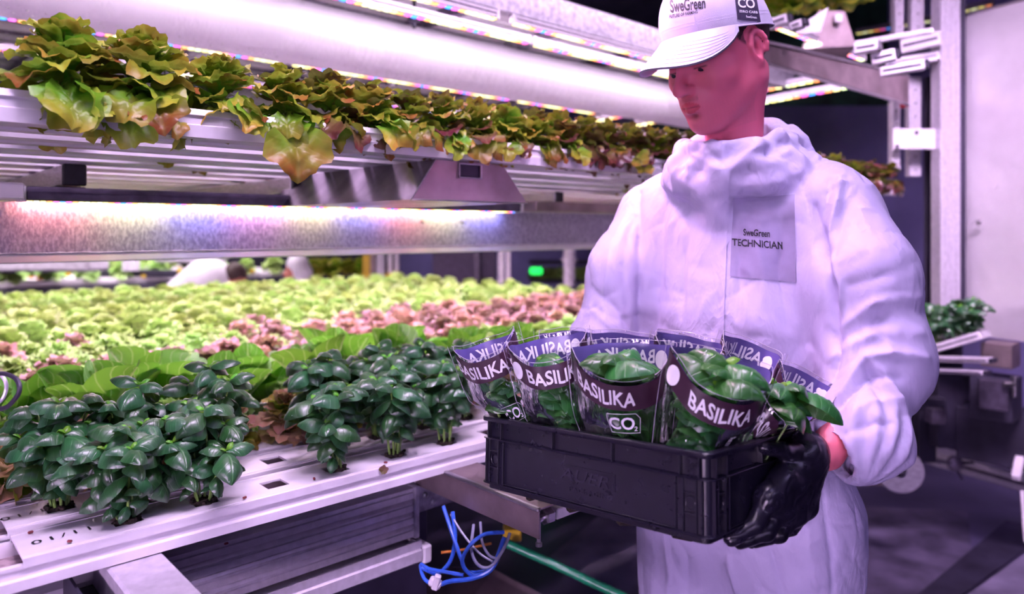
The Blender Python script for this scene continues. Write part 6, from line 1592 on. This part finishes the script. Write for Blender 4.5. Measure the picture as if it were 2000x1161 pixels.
qd = [(1434, -8), (1476, -8), (1485, 43), (1440, 38)]
decal_grid('badge', M['badge'], qd, capbvh, nu=12, nv=14, off=.0010, parent=cap)
def subq(x0, y0, x1, y1):
    a, b_, c, d = [np.array(q, float) for q in qd]; f = lambda x, y: tuple((a*(1-x)+b_*x)*(1-y)+(d*(1-x)+c*x)*y); return [f(x0, y0), f(x1, y0), f(x1, y1), f(x0, y1)]
decal_text('badge_letters', M['print'], subq(.1, .12, .86, .50), 'CO', capbvh, off=.0016, parent=cap)
decal_text('badge_line', M['print'], subq(.10, .60, .92, .70), 'ZERO CARB', capbvh, off=.0016, parent=cap)
decal_text('badge_name', M['print'], subq(.38, .80, .84, .90), 'SweGreen', capbvh, off=.0016, parent=cap)
# ---- gloves
M['glove'] = simple('black_nitrile', (.012, .010, .022), .30, spec=.5, nscale=60, namp=.2, bump=.35, bscale=90, coat=.1)
def glove(wr, kn, pip, tip, th_, nm, label):
    allp = np.array([wr]+kn+pip+tip+th_); v = Vol(allp.min(0)-.04, allp.max(0)+.04, .0022)
    wr = np.array(wr); kn = [np.array(x) for x in kn]
    for k in range(4): v.cap(wr, kn[k], .0260, .0185, .018)
    for k in range(3): v.cap(kn[k]*.6+wr*.4, kn[k+1]*.6+wr*.4, .0165, .0165, .015); v.cap(kn[k], kn[k+1], .0165, .0165, .012)
    for k in range(4):
        r0 = (.0128, .0130, .0124, .0112)[k]; v.cap(kn[k], pip[k], r0+.0018, r0+.0004, .005); v.cap(pip[k], tip[k], r0, r0-.002, .004)
    v.cap(wr*.6+np.array(th_[0])*.4, th_[0], .022, .0165, .02); v.cap(th_[0], th_[1], .0150, .0120, .008); v.cap(th_[1], th_[2], .0120, .0098, .004)
    dr = wr-(kn[1]+kn[2])/2; dr /= np.linalg.norm(dr); v.cap(wr, wr+dr*.016, .027, .028, .01)
    Vg, Qg = v.mesh(); Vg = smooth_mesh(Vg, Qg, 5); Ng = vnormals(Vg, Qg)
    rn = sinnoise(Vg, 75, 4, 2); Vg = Vg-Ng*(.0011*np.exp(-(rn/.15)**2))[:, None]+Ng*(.0005*sinnoise(Vg, 160, 8, 1))[:, None]
    o = link(nm, mkmesh(nm, Vg, Qg), M['glove'], man); o['label'] = label; return o
glove(W(1572, 895, 1.09), [W(1499, 975, 1.005), W(1524, 994, 1.03), W(1549, 1001, 1.055), W(1571, 988, 1.08)], [W(1474, 1026, .990), W(1495, 1040, 1.01), W(1522, 1043, 1.035), W(1547, 1030, 1.06)],
      [W(1427, 1053, .985), W(1443, 1058, 1.005), W(1467, 1058, 1.03), W(1502, 1050, 1.055)], [W(1562, 893, 1.075), W(1528, 880, 1.05), W(1493, 876, 1.035)], 'glove', 'black glove gripping the near end of the crate')
lft = np.array(cpt(CL+.020, .20, .0)); ux = np.array(MC.to_3x3()@Vector((1, 0, 0))); vx = np.array(MC.to_3x3()@Vector((0, 1, 0))); zx = np.array((0, 0, 1.))
def q(a, b, c): return tuple(np.array(cpt(CL, .15, 0))+ux*a+vx*b+zx*c)
glove(q(.03, .07, .085), [q(.026, .03+.0-.045+.0, .03), q(.028, .010, .020), q(.028, .034, .022), q(.026, .056, .03)], [q(.012, -.02, -.006), q(.012, .005, -.012), q(.012, .030, -.012), q(.012, .052, -.006)],
      [q(-.025, -.025, -.014), q(-.030, .002, -.014), q(-.028, .028, -.014), q(-.02, .05, -.014)], [q(.028, .03, .09), q(.018, -.0, .115), q(.008, -.035, .124)], 'glove', 'black glove on the far end of the crate')
# shoes on the floor
M['shoe'] = simple('white_shoe', (.6, .56, .65), .5)
for sg in (-1, 1):
    m = MB(); P_ = [P3(-.07, .10*sg, .05), P3(.02, .10*sg, .055), P3(.12, .105*sg, .035), P3(.17, .105*sg, .03)]
    m.tube(P_, [.05, .05, .042, .025], n=14); m.box((0, 0, 0), (.001, .001, .001)); m.build('shoe', M['shoe'], man, smooth=True)
